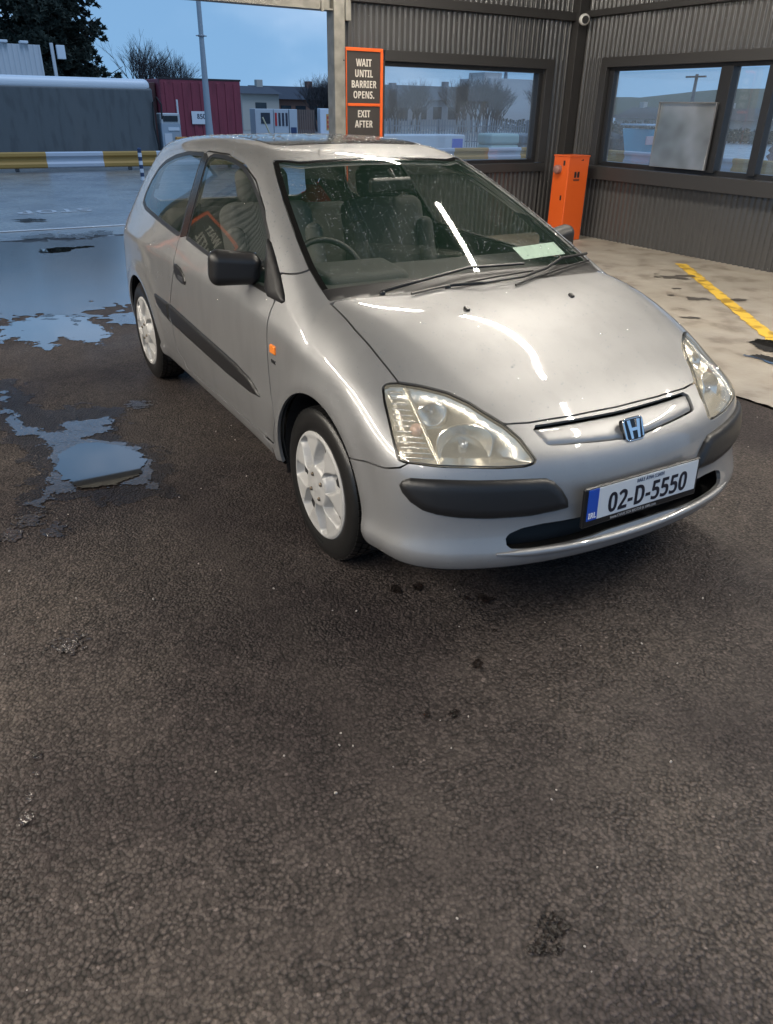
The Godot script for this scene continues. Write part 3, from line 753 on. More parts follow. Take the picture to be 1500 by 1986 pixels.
	var ws := thing("wooden_screen", "brown slatted screen between the machines and the white totem", "screen", Vector3(13.2, 0, -30.6))
	for k in 9: lit_box(ws, "slat", Vector3(-.42 + k * .105, .76, 0), Vector3(.085, 1.5, .03), mat(Color(.14, .10, .085), .8), .005)
	bars("rail", [[Vector3(0, 1.3, -.03), Vector3(.95, .06, .03)], [Vector3(0, .3, -.03), Vector3(.95, .06, .03)]], mat(Color(.12, .09, .08), .8), ws)
	var tt := thing("totem_sign", "white totem with an orange sticker left of the steel column", "sign", Vector3(14.05, 0, -30.4))
	lit_box(tt, "body", Vector3(0, .78, 0), Vector3(.56, 1.58, .3), mat(Color(.62, .66, .72), .4), .03)
	lit_box(tt, "sticker", Vector3(.1, 1.05, .155), Vector3(.19, .62, .01), mat(Color(.6, .32, .08), .4), .003)
	for k in 3: lit_box(tt, "sticker_mark", Vector3(.1, .88 + k * .17, .163), Vector3(.12, .11, .006), mat(Color(.5, .05, .04), .4), .002)
	var bar := thing("lifting_barrier", "thin raised barrier arm slanting above the yard", "barrier", Vector3(9.6, 0, -27.0))
	var ba := Shape.new(); ba.tube([Vector3(.75, .2, 0), Vector3(.25, 1.25, 0)], .028, 6)
	put("arm", ba, mat(Color(.5, .45, .3), .5), bar)
	lit_box(bar, "stand", Vector3(.8, .3, 0), Vector3(.3, .6, .3), mat(Color(.4, .22, .05), .5), .02)
	# seen through the wide window: palisade fence, bales, hedge, houses
	palisade(Vector3(9.2, 0, -31.5), Vector3(10.4, 0, -31.5), "short dark palisade fence beside the container", Color(.03, .035, .04), 1.9)
	palisade(Vector3(15.0, 0, -31), Vector3(31.0, 0, -31), "long grey palisade fence behind the wide window", Color(.16, .20, .24), 1.22)
	var plastic := mat(Color(.46, .52, .58), .5)
	var wr := thing("wrapped_stack", "long white wrapped stack with a blue label before the fence", "stack", Vector3(15.2, 0, -25.0))
	lit_box(wr, "wrap", Vector3(0, .38, 0), Vector3(4.2, .74, 1.0), plastic, .06)
	lit_box(wr, "label", Vector3(1.72, .40, .51), Vector3(.5, .42, .02), mat(Color(.02, .10, .50), .4), .003)
	for k in 4:
		var bl := thing("wrapped_bale", ["pale green wrapped bale, upper one of the pair", "pale green wrapped bale, lower one of the pair", "dark wrapped bale, upper one beside the green pair", "dark wrapped bale, lower one beside the green pair"][k], "bale", Vector3([19.0, 19.0, 20.6, 20.6][k], [.40, 0.0, .38, 0.0][k], -24.6))
		lit_box(bl, "wrap", Vector3(0, .2, 0), Vector3(1.45, .40, 1.0), mat(Color(.28, .40, .38), .45) if k < 2 else mat(Color(.10, .13, .16), .5), .12)
	var far_bark := bark
	for k in 7:
		var x := 30.0 + k * 2.75
		bare_tree(Vector3(x, 0, -54.0 - (k % 3) * 1.6), [3.6, 3.3, 3.9, 4.2, 4.4, 4.0, 4.3][k], ["leafless bush behind the palisade fence by the window edge", "low leafless bush before the pale gable house", "leafless bush standing right of the gable house", "tall leafless bush in the middle of the hedge row", "broad leafless bush in the hedge row", "leafless bush before the square tower", "leafless bush at the window's far end"][k], 30 + k, far_bark, "", 4, 7, "leafless_bush")
	house(Vector3(34.5, 0, -62), Vector3(6, 2.2, 5), 1.0, Color(.30, .31, .32), Color(.07, .085, .10), "pale gabled house behind the leafless hedge", "", .2, 2)
	house(Vector3(40.5, 0, -64), Vector3(8, 2.4, 5), 1.1, Color(.24, .26, .28), Color(.05, .065, .08), "long dark-roofed house behind the leafless hedge", "", 0.0, 3)
	var tw := thing("church_tower", "square grey building with a small spire on the skyline", "building", Vector3(59.6, 0, -78))
	lit_box(tw, "block", Vector3(0, 2.6, 0), Vector3(6.4, 4.4, 6.0), mat(Color(.46, .47, .48), .8))
	lit_box(tw, "tower", Vector3(-2.5, 2.9, 1), Vector3(2.4, 4.9, 3.0), mat(Color(.50, .50, .50), .8))
	var sp := Shape.new(); sp.lathe(Transform3D(Basis(Vector3.RIGHT, -PI / 2), Vector3(1.2, 4.3, 0)), [Vector2(.25, 0), Vector2(.22, .9), Vector2(.01, 2.2)], 8)
	put("spire", sp, mat(Color(.14, .16, .19), .7), tw)
	# seen through the side windows
	var sk := thing("skip", "light blue skip in the yard seen through the side window", "skip", Vector3(22.4, 0, -19.9))
	var ss := Shape.new()
	ss.prism(Transform3D(Basis(Vector3.UP, -.8), Vector3.ZERO), PackedVector2Array([Vector2(-.75, .25), Vector2(.75, .25), Vector2(.95, 1.08), Vector2(-.95, 1.08)]), -.7, .7)
	put("body", ss, mat(Color(.10, .36, .50), .5), sk)
	lit_box(sk, "label", Vector3(-.35, .72, .62), Vector3(.8, .28, .05), mat(Color(.55, .40, .42), .5), .01)
	lit_box(sk, "lid", Vector3(0, 1.22, 0), Vector3(1.7, .05, 1.3), mat(Color(.4, .5, .6), .4), .01)
	for k in 4:
		var pl := thing("scrap_heap", ["dark heap of machinery left of the skip", "low dark crate heap beside the guard rail", "reddish heap of scrap behind the narrow pane", "dark heap of scrap beside the reddish one"][k], "scrap", Vector3([21.2, 22.0, 23.5, 24.5][k], 0, [-21.4, -20.9, -14.6, -13.6][k]))
		var rng := RandomNumberGenerator.new(); rng.seed = 200 + k
		for q in 9:
			var b := Shape.new(); b.rbox(at(Vector3(rng.randf_range(-.6, .6), rng.randf_range(.1, .7), rng.randf_range(-.6, .6)), Vector3(rng.randf(), rng.randf() * 3, rng.randf())), Vector3(rng.randf_range(.2, .6), rng.randf_range(.1, .5), rng.randf_range(.2, .5)), .02, 1)
			put("piece", b, mat([Color(.03, .035, .04), Color(.05, .06, .07), Color(.14, .06, .06), Color(.06, .05, .05)][k], .6), pl)
	for k in 2:
		var up := thing("utility_pole", ["wooden utility pole with a crossbar in the first side pane", "tall utility pole behind the narrow side pane"][k], "utility pole", [Vector3(30, 0, -24.6), Vector3(27.0, 0, -16.6)][k])
		var us := Shape.new(); us.tube([Vector3.ZERO, Vector3(.05, [3.2, 3.2][k], 0)], [.09, .07], 8)
		put("pole", us, mat(Color(.05, .055, .065), .8), up)
		lit_box(up, "crossbar", Vector3(0, 3.1, 0), Vector3(.6, .07, .6) if k == 1 else Vector3(.1, .07, 1.1), mat(Color(.05, .055, .065), .8), .01)
	for k in 7:
		var hx := 58.0 + (k % 2) * 4.0
		house(Vector3(hx, 0, -52.0 + k * 6.4), Vector3(5.4, 1.25, 4.5), .85, Color(.42, .40, .37), Color(.075, .07, .066), "distant house in the row below the hill", "distant houses below the hill", PI / 2, 2)
	hedge_band()
	hill()
func palisade(a: Vector3, b: Vector3, label: String, c: Color, h: float) -> void:
	var o := thing("palisade_fence", label, "fence", a)
	var m := mat(c, .5, .3)
	var s := Shape.new()
	var n := int(a.distance_to(b) / .15)
	for k in n:
		s.prism(at(Vector3(k * .15, 0, 0)), PackedVector2Array([Vector2(-.033, 0), Vector2(.033, 0), Vector2(.033, h - .08), Vector2(0, h), Vector2(-.033, h - .08)]), -.006, .006)
	tag(put("pale", s, m, o), "", "", "", "stuff")
	for y: float in [.25, h - .3]:
		lit_box(o, "cross_rail", Vector3(a.distance_to(b) / 2, y, -.03), Vector3(a.distance_to(b), .05, .03), m, .005)
	for k in int(a.distance_to(b) / 2.7) + 1:
		lit_box(o, "post", Vector3(k * 2.7, h * .5, -.06), Vector3(.08, h, .06), m, .005)
func weathered(c: Color, seed_: int) -> StandardMaterial3D:
	var m := mat(c, .55)
	m.albedo_texture = noise_tex(noise(seed_, .012, FastNoiseLite.TYPE_SIMPLEX, 5), 512, [[0.15, Color(.88, .88, .88)], [.5, Color(.97, .97, .97)], [1.0, Color(1, 1, 1)]])
	m.uv1_triplanar = true; m.uv1_scale = Vector3(.5, .12, .5)
	return m
func hedge_band() -> void:
	var o := thing("field_hedge", "long low hedge and field edge below the hill", "hedge", Vector3(46, 0, -30))
	var rng := RandomNumberGenerator.new(); rng.seed = 7
	var s := Shape.new()
	for k in 9000:
		var q := Vector3(rng.randf_range(-2, 2), 0, rng.randf_range(-28, 26))
		var top := .75 + .35 * sin(q.z * .6) * sin(q.z * .23 + 1.0)
		q.y = rng.randf_range(0.0, top)
		var d := Vector3(rng.randf_range(-1, 1), rng.randf_range(-1, 1), rng.randf_range(-1, 1)).normalized() * rng.randf_range(.1, .28)
		var e := d.cross(Vector3(rng.randf_range(-1, 1), rng.randf_range(-1, 1), 1)).normalized() * .12
		var nn := d.cross(e).normalized()
		var i := s.vert(q - e, nn); s.vert(q + e, nn); s.vert(q + d, nn)
		s.face(i, i + 1, i + 2)
	put("foliage", s, mat(Color(.055, .065, .05), .9), o)
func hill() -> void:
	var s := Shape.new()
	var n := noise(71, .0022, FastNoiseLite.TYPE_SIMPLEX, 4)
	var rows := 6; var cols := 160
	for c in cols + 1:
		var z := lerpf(-1900.0, 500.0, float(c) / cols)
		var peak := 25.0 + 16.0 * exp(-pow((z + 830.0) / 130.0, 2.0)) + 14.0 * exp(-pow((z + 560.0) / 150.0, 2.0)) - 6.0 * exp(-pow((z + 700.0) / 60.0, 2.0)) + n.get_noise_1d(z) * 9.0 - 4.0
		for r in rows + 1:
			var w := float(r) / rows
			s.vert(Vector3(820.0 + w * 300.0, peak * sin(w * PI / 2) - .5, z), Vector3(-.3, 1, 0).normalized(), Vector2(c, r))
	for c in cols:
		for r in rows:
			var k := c * (rows + 1) + r
			s.face(k, k + 1, k + rows + 2); s.face(k, k + rows + 2, k + rows + 1)
	renorm(s)
	tag(put("hill", s, mat(Color(.075, .080, .048), .95)), "long low hill ridge on the horizon", "hill", "", "structure")

# ---------------------------------------------------------------- the car's skin: one smooth solid, cut into panels
class Spline:                                     # natural cubic through knots, kept as an even table
	var x0 := 0.0; var step := 0.01; var t := PackedFloat64Array(); var last := 0
	func _init(pts: Array) -> void:
		pts = pts.duplicate(); pts.sort_custom(func(a, b): return a[0] < b[0])
		var n := pts.size()
		var m := []; m.resize(n); m.fill(0.0)
		var c := []; c.resize(n); c.fill(0.0); var d := c.duplicate()
		for k in range(1, n - 1):
			var h0: float = pts[k][0] - pts[k - 1][0]; var h1: float = pts[k + 1][0] - pts[k][0]
			var a := h0; var b := 2.0 * (h0 + h1)
			var r: float = 6.0 * ((pts[k + 1][1] - pts[k][1]) / h1 - (pts[k][1] - pts[k - 1][1]) / h0)
			var w: float = b - a * c[k - 1]
			c[k] = h1 / w; d[k] = (r - a * d[k - 1]) / w
		for k in range(n - 2, 0, -1):
			m[k] = d[k] - c[k] * m[k + 1]
		x0 = pts[0][0]
		var count := int(ceil((pts[n - 1][0] - x0) / step)) + 1
		t.resize(count); last = count - 1
		var s := 0
		for q in count:
			var x: float = x0 + q * step
			while s < n - 2 and x > pts[s + 1][0]: s += 1
			var h: float = pts[s + 1][0] - pts[s][0]
			var u: float = (x - pts[s][0]) / h; var w2 := 1.0 - u
			t[q] = w2 * pts[s][1] + u * pts[s + 1][1] + ((w2 * w2 * w2 - w2) * m[s] + (u * u * u - u) * m[s + 1]) * h * h / 6.0
	func at(x: float) -> float:
		var f := (x - x0) / step
		if f <= 1.0: return t[0] + (t[1] - t[0]) * f
		if f >= last - 1: return t[last] + (t[last] - t[last - 1]) * (f - last)
		var k := int(f); var u := f - k
		var a := t[k - 1]; var b := t[k]; var c := t[k + 1]; var d := t[k + 2]
		return b + 0.5 * u * (c - a + u * (2.0 * a - 5.0 * b + 4.0 * c - d + u * (3.0 * (b - c) + d - a)))

# z runs forward from the front axle, y up from the ground, x to the car's left
var plan := Spline.new([[1.0, .79], [.8, .808], [.6, .825], [.3, .84], [0, .846], [-1, .8475], [-2, .8475], [-2.6, .842], [-3.0, .82], [-3.4, .785]])
var section := Spline.new([[.1, -.1], [.17, -.07], [.22, -.05], [.3, -.025], [.4, -.008], [.5, 0], [.62, .001], [.72, 0], [.81, -.003], [.85, -.006], [.88, -.0125], [.905, -.0245], [.95, -.049], [.99, -.072], [1.1, -.1325], [1.25, -.2165], [1.37, -.2849], [1.46, -.3375], [1.6, -.42]])
var belt_drop := Spline.new([[1.2, .13], [.8, .12], [.4, .10], [.1, .088], [-.2, .052], [-.45, .022], [-.7, .003], [-1.0, 0], [-1.5, 0], [-3.4, 0]])
var hood_line := Spline.new([[1.1, .40], [.9, .545], [.78, .628], [.7, .682], [.662, .705], [.55, .772], [.4, .846], [.25, .905], [.113, .946], [0, .967], [-.1, .978], [-.3, .99], [-.6, 1.0], [-1, 1.0], [-2, 1.0], [-3.4, 1.0]])
var cabin_line := Spline.new([[.4, .72], [.15, .856], [-.1, .977], [-.4, 1.122], [-.7, 1.262], [-.9, 1.349], [-1.0, 1.386], [-1.08, 1.408], [-1.2, 1.430], [-1.5, 1.456], [-1.9, 1.462], [-2.3, 1.450], [-2.7, 1.415], [-3.0, 1.365], [-3.5, 1.26]])
var nose := Spline.new([[.05, .60], [.15, .70], [.21, .775], [.25, .828], [.285, .850], [.315, .855], [.35, .845], [.40, .829], [.46, .820], [.52, .812], [.57, .800], [.61, .782], [.66, .735], [.70, .680], [.76, .59], [.9, .36]])
var tail := Spline.new([[.1, -3.08], [.18, -3.2], [.28, -3.26], [.45, -3.285], [.62, -3.27], [.7, -3.245], [.8, -3.225], [1.0, -3.155], [1.2, -3.03], [1.36, -2.905], [1.45, -2.86], [1.6, -2.81]])

static func smax(a: float, b: float, k: float) -> float:
	var h := k - absf(a - b)
	if h <= 0.0: return a if a > b else b
	h /= k
	return (a if a > b else b) + h * h * h * k / 6.0

const ARCH_F := Vector2(0.03, 0.312)     # z, y of the wheel-arch openings
const ARCH_R := Vector2(-2.515, 0.305)
const ARCH_RF := 0.366
const ARCH_RR := 0.358

func width(y: float, z: float) -> float:
	var w := plan.at(z) + section.at(y + belt_drop.at(z))
	var r := Vector2(z, y).distance_to(ARCH_F)
	var q := (r - 0.385) / 0.05
	if absf(q) < 3.0: w += 0.012 * exp(-q * q)
	r = Vector2(z, y).distance_to(ARCH_R)
	q = (r - 0.378) / 0.05
	if absf(q) < 3.0: w += 0.012 * exp(-q * q)
	if y < 0.36 and z < -0.36 and z > -2.2:              # sill standing out below the door
		w += 0.012 * smoothstep(0.336, 0.318, y)
	if z > 0.25 and y < 0.5:                   # the skirt of the front bumper stands out
		q = (y - 0.315) / 0.045
		w += 0.018 * exp(-q * q) * smoothstep(0.25, 0.45, z)
	return w
func hood_top(ax: float, z: float) -> float:
	var d := ax - (0.665 - 0.31 * (z + 0.13))
	var h := hood_line.at(z) - 0.03 * ax * ax
	h -= 0.055 * (sqrt(d * d + 0.00012) + d)
	if d > 0.0: h -= 0.5 * d * d
	return h
func solid(p: Vector3) -> float:
	var ax := absf(p.x); var y := p.y; var z := p.z
	var a := (ax - width(y, z)) * 0.93
	var x2 := ax * ax
	var back := tail.at(y) + 0.13 * x2 + 0.32 * x2 * x2 - z
	var low: float
	if z > -1.2:
		var fr := z - (nose.at(y) - 0.2 * x2 - 0.22 * x2 * x2)
		low = smax(a, fr, 0.17)
		low = smax(low, (y - hood_top(ax, z)) * 0.92, lerpf(0.17, 0.045, smoothstep(0.4, 0.62, z)))
	else:
		low = smax(a, y - 1.0, 0.1)
	var f := low
	if z < 0.35:
		var cab := smax(a, (y - (cabin_line.at(z + 0.12 * x2) - 0.045 * x2)) * 0.93, 0.13)
		f = minf(low, cab)
	f = smax(f, back, 0.2)
	return smax(f, 0.258 - y, 0.03)
func slope(p: Vector3) -> Vector3:
	var e := 0.0008
	var f := solid(p)
	return Vector3(0.0 if absf(p.x) < 1e-4 else solid(p + Vector3(e, 0, 0)) - f, solid(p + Vector3(0, e, 0)) - f, solid(p + Vector3(0, 0, e)) - f) / e
func march(d: Vector3) -> float:
	var t := 1.4
	while t < 7.0 and solid(EYE + d * t) > 0.0: t += 0.03
	var lo := t - 0.03; var hi := t
	for k in 12:
		var m := (lo + hi) * 0.5
		if solid(EYE + d * m) > 0.0: lo = m
		else: hi = m
	return hi
func onto_car(u: float, v: float) -> Vector3:        # where the line of sight meets the car's skin; mirrored to x >= 0
	var d := ray(u, v)
	var t := march(d)
	var p := EYE + d * t
	return Vector3(-p.x, p.y, p.z)
func traced(px: Array) -> Array:
	var out := []
	for q in px: out.append(onto_car(q[0], q[1]))
	return out

var SV := PackedVector3Array()      # skin vertices (half car, x >= 0), their normals and triangles
var SN := PackedVector3Array()
var skin := PackedInt32Array()

func mesh_skin() -> void:
	var h := 0.02
	var org := Vector3(-2.0 * h, 0.165, -3.36)
	var nb := Vector3i(10, 14, 43); var bs := 5
	var cell := {}                      # cell key -> vertex
	var edges := PackedInt32Array()     # axis, i, j, k, sign
	var half := bs * h * 0.5
	var s := bs + 1
	var val := PackedFloat64Array(); val.resize(s * s * s)
	for bx in nb.x:
		for by in nb.y:
			for bz in nb.z:
				var o := org + Vector3(bx, by, bz) * (bs * h)
				if absf(solid(o + Vector3.ONE * half)) > half * 3.0: continue
				var lo := 1e9; var hi := -1e9
				for a in s:
					for b in s:
						for c in s:
							var f := solid(o + Vector3(a, b, c) * h)
							val[(a * s + b) * s + c] = f
							lo = minf(lo, f); hi = maxf(hi, f)
				if lo > 0.0 or hi < 0.0: continue
				for a in bs:
					for b in bs:
						for c in bs:
							var q := (a * s + b) * s + c
							var neg := 0
							var sum := Vector3.ZERO; var cnt := 0
							var f0 := val[q]
							var any_neg := false; var any_pos := false
							for da in 2:
								for db in 2:
									for dc in 2:
										if val[q + (da * s + db) * s + dc] < 0.0: any_neg = true
										else: any_pos = true
							if not (any_neg and any_pos): continue
							for da in 2:
								for db in 2:
									for dc in 2:
										var f1 := val[q + (da * s + db) * s + dc]
										var base := Vector3(a + da, b + db, c + dc)
										if da == 0:
											var f2 := val[q + ((da + 1) * s + db) * s + dc]
											if (f1 < 0.0) != (f2 < 0.0): sum += base + Vector3(f1 / (f1 - f2), 0, 0); cnt += 1
										if db == 0:
											var f2 := val[q + (da * s + db + 1) * s + dc]
											if (f1 < 0.0) != (f2 < 0.0): sum += base + Vector3(0, f1 / (f1 - f2), 0); cnt += 1
										if dc == 0:
											var f2 := val[q + (da * s + db) * s + dc + 1]
											if (f1 < 0.0) != (f2 < 0.0): sum += base + Vector3(0, 0, f1 / (f1 - f2)); cnt += 1
							var gi := bx * bs + a; var gj := by * bs + b; var gk := bz * bs + c
							cell[(gi * 1000 + gj) * 1000 + gk] = SV.size()
							SV.append(o + sum / cnt * h)
							if (f0 < 0.0) != (val[q + s * s] < 0.0): edges.append_array(PackedInt32Array([0, gi, gj, gk]))
							if (f0 < 0.0) != (val[q + s] < 0.0): edges.append_array(PackedInt32Array([1, gi, gj, gk]))
							if (f0 < 0.0) != (val[q + 1] < 0.0): edges.append_array(PackedInt32Array([2, gi, gj, gk]))
	SN.resize(SV.size())
	for k in SV.size():
		var p := SV[k]
		var g := slope(p)
		p -= g * (solid(p) / maxf(g.length_squared(), 0.2))
		SV[k] = p
		SN[k] = slope(p).normalized()
	var quads := PackedInt32Array()
	for e in range(0, edges.size(), 4):
		var ax := edges[e]; var i := edges[e + 1]; var j := edges[e + 2]; var k := edges[e + 3]
		var ids := PackedInt32Array()
		for d: Vector2i in [Vector2i(0, 0), Vector2i(-1, 0), Vector2i(-1, -1), Vector2i(0, -1)]:
			var q := Vector3i(i, j, k)
			q[(ax + 1) % 3] += d.x; q[(ax + 2) % 3] += d.y
			ids.append(cell.get((q.x * 1000 + q.y) * 1000 + q.z, -1))
		if ids.has(-1): continue
		skin.append_array(PackedInt32Array([ids[0], ids[1], ids[2], ids[0], ids[2], ids[3]]))
	skin = cut(skin, func(p: Vector3) -> float: return -p.x, 0.0)[0]

# cut triangles where far(p) < -gap (inside) and > gap (outside)
func cut(tris: PackedInt32Array, far: Callable, gap := 0.002) -> Array:
	var val := {}
	for k in tris:
		if not val.has(k): val[k] = far.call(SV[k])
	return [side(tris, val, 1.0, gap), side(tris, val, -1.0, gap)]
func side(tris: PackedInt32Array, val: Dictionary, sgn: float, gap: float) -> PackedInt32Array:
	var out := PackedInt32Array()
	var made := {}
	for t in range(0, tris.size(), 3):
		var id := [tris[t], tris[t + 1], tris[t + 2]]
		var f := [val[id[0]] * sgn + gap, val[id[1]] * sgn + gap, val[id[2]] * sgn + gap]
		var inside := int(f[0] <= 0.0) + int(f[1] <= 0.0) + int(f[2] <= 0.0)
		if inside == 0: continue
		if inside == 3:
			out.append(id[0]); out.append(id[1]); out.append(id[2]); continue
		var poly := []
		for k in 3:
			var a: int = id[k]; var b: int = id[(k + 1) % 3]
			var fa: float = f[k]; var fb: float = f[(k + 1) % 3]
			if fa <= 0.0: poly.append(a)
			if (fa <= 0.0) != (fb <= 0.0):
				var key := Vector2i(mini(a, b), maxi(a, b))
				if not made.has(key):
					var w := fa / (fa - fb)
					made[key] = SV.size()
					SV.append(SV[a].lerp(SV[b], w)); SN.append(SN[a].lerp(SN[b], w).normalized())
				poly.append(made[key])
		for k in range(1, poly.size() - 1):
			out.append(poly[0]); out.append(poly[k]); out.append(poly[k + 1])
	return out

# signed distance to a polygon (negative inside), with a quick way out far from it
class Region:
	var pts := PackedVector2Array(); var lo := Vector2(1e9, 1e9); var hi := Vector2(-1e9, -1e9)
	var ax := Vector3.RIGHT; var ay := Vector3.UP; var test = null
	func _init(points: Array, u: Vector3, v: Vector3, only = null) -> void:
		ax = u; ay = v; test = only
		for p in points:
			var q: Vector2 = Vector2(p.dot(u), p.dot(v)) if p is Vector3 else p
			pts.append(q); lo = lo.min(q); hi = hi.max(q)
	func smooth(times := 1) -> Region:            # round the corners of the outline
		for k in times:
			var out := PackedVector2Array()
			for q in pts.size():
				var a := pts[q]; var b := pts[(q + 1) % pts.size()]
				out.append(a.lerp(b, 0.25)); out.append(a.lerp(b, 0.75))
			pts = out
		return self
	func far(p3: Vector3) -> float:
		if test != null and not test.call(p3): return 1.0
		var p := Vector2(p3.dot(ax), p3.dot(ay))
		var away := (lo - p).max(p - hi)
		var m := maxf(away.x, away.y)
		if m > 0.06: return m
		var d := 1e9; var s := 1.0
		var n := pts.size(); var j := n - 1
		for i in n:
			var e := pts[j] - pts[i]; var w := p - pts[i]
			var b := w - e * clampf(w.dot(e) / maxf(e.length_squared(), 1e-12), 0.0, 1.0)
			d = minf(d, b.length_squared())
			var c1 := p.y >= pts[i].y; var c2 := p.y < pts[j].y; var c3 := e.x * w.y > e.y * w.x
			if (c1 and c2 and c3) or (not c1 and not c2 and not c3): s = -s
			j = i
		return s * sqrt(d)

# a panel's mesh: which = 1 the car's left, -1 its right, 0 both halves in one; lifted along the normal, with turned-in edges
func panel(tris: PackedInt32Array, which: int, lift = 0.0, flange := 0.0) -> Shape:
	var s := Shape.new()
	var sides: Array = [1, -1] if which == 0 else [which]
	var count := {}
	if flange > 0.0:
		for t in range(0, tris.size(), 3):
			for k in 3:
				var key := Vector2i(tris[t + k], tris[t + (k + 1) % 3])
				var und := Vector2i(mini(key.x, key.y), maxi(key.x, key.y))
				count[und] = count.get(und, 0) + 1
	for sg: int in sides:
		var flip := Vector3(sg, 1, 1)
		var map := {}
		for k in tris:
			if not map.has(k):
				var d: float = lift if lift is float else lift.call(SV[k])
				map[k] = s.vert((SV[k] + SN[k] * d) * flip, SN[k] * flip, Vector2(SV[k].z, SV[k].y))
		for t in range(0, tris.size(), 3):
			s.face(map[tris[t]], map[tris[t + 1]], map[tris[t + 2]])
		for und: Vector2i in count:
			if count[und] != 1: continue
			var a := SV[und.x]; var b := SV[und.y]
			if a.x < 0.0005 and b.x < 0.0005: continue
			var da: float = lift if lift is float else lift.call(a)
			var db: float = lift if lift is float else lift.call(b)
			var a1 := (a + SN[und.x] * da) * flip; var b1 := (b + SN[und.y] * db) * flip
			var a2 := (a + SN[und.x] * (da - flange)) * flip; var b2 := (b + SN[und.y] * (db - flange)) * flip
			var nn := (b1 - a1).cross(a2 - a1)
			if nn.length_squared() < 1e-16: continue
			s.quad(a1, b1, b2, a2, nn.normalized())
	return s

func refined(tris: PackedInt32Array, times := 1) -> PackedInt32Array:      # each triangle in four, new points set on the skin
	for k in times:
		var out := PackedInt32Array(); var mid := {}
		for t in range(0, tris.size(), 3):
			var m := []
			for e in 3:
				var a := tris[t + e]; var b := tris[t + (e + 1) % 3]
				var key := Vector2i(mini(a, b), maxi(a, b))
				if not mid.has(key):
					mid[key] = SV.size()
					SV.append((SV[a] + SV[b]) * 0.5); SN.append((SN[a] + SN[b]).normalized())
				m.append(mid[key])
			out.append_array(PackedInt32Array([tris[t], m[0], m[2], m[0], tris[t + 1], m[1], m[2], m[1], tris[t + 2], m[0], m[1], m[2]]))
		tris = out
	return tris
func near(tris: PackedInt32Array, reg: Region, by := 0.05) -> PackedInt32Array:   # the triangles close to a region
	var out := PackedInt32Array(); var val := {}
	for k in tris:
		if not val.has(k): val[k] = reg.far(SV[k])
	for t in range(0, tris.size(), 3):
		if val[tris[t]] < by or val[tris[t + 1]] < by or val[tris[t + 2]] < by:
			out.append(tris[t]); out.append(tris[t + 1]); out.append(tris[t + 2])
	return out

# ---------------------------------------------------------------- the car
var car: Node3D
var paint: StandardMaterial3D
var black_plastic: StandardMaterial3D
var rubber: StandardMaterial3D
var dark: StandardMaterial3D
var chrome: StandardMaterial3D
var P := {}                       # named panels: triangles of the half skin

func grown(a: Region, by: float) -> Callable:
	return func(p: Vector3) -> float: return a.far(p) - by
func renorm(s: Shape) -> Shape:   # smooth normals from the triangles
	var acc := PackedVector3Array(); acc.resize(s.v.size())
	for t in range(0, s.i.size(), 3):
		var a := s.i[t]; var b := s.i[t + 1]; var c := s.i[t + 2]
		var g := (s.v[c] - s.v[a]).cross(s.v[b] - s.v[a])
		acc[a] += g; acc[b] += g; acc[c] += g
	for k in acc.size():
		if acc[k].length_squared() > 1e-18: s.n[k] = acc[k].normalized()
	return s

func car_materials() -> void:
	paint = mat(Color(.30, .302, .306), 0.48, 0.60)
	paint.clearcoat_enabled = true; paint.clearcoat = 1.0; paint.clearcoat_roughness = 0.03
	var grime := noise_tex(noise(5, 0.006, FastNoiseLite.TYPE_SIMPLEX, 5), 512, [[0.0, 0.955], [0.4, 0.985], [0.6, 1.0]])
	paint.albedo_texture = grime
	paint.uv1_triplanar = true; paint.uv1_scale = Vector3(1.9, 0.45, 1.9)
	black_plastic = mat(Color(.012, .012, .013), 0.42)
	black_plastic.heightmap_enabled = true
	black_plastic.heightmap_texture = noise_tex(noise(8, 0.25, FastNoiseLite.TYPE_SIMPLEX, 1), 256)
	black_plastic.heightmap_scale = 0.02
	black_plastic.uv1_triplanar = true; black_plastic.uv1_scale = Vector3.ONE * 6.0
	rubber = mat(Color(.009, .009, .009), 0.36)
	dark = mat(Color(.006, .006, .007), 0.7)
	chrome = mat(Color(.82, .83, .85), 0.08, 1.0)

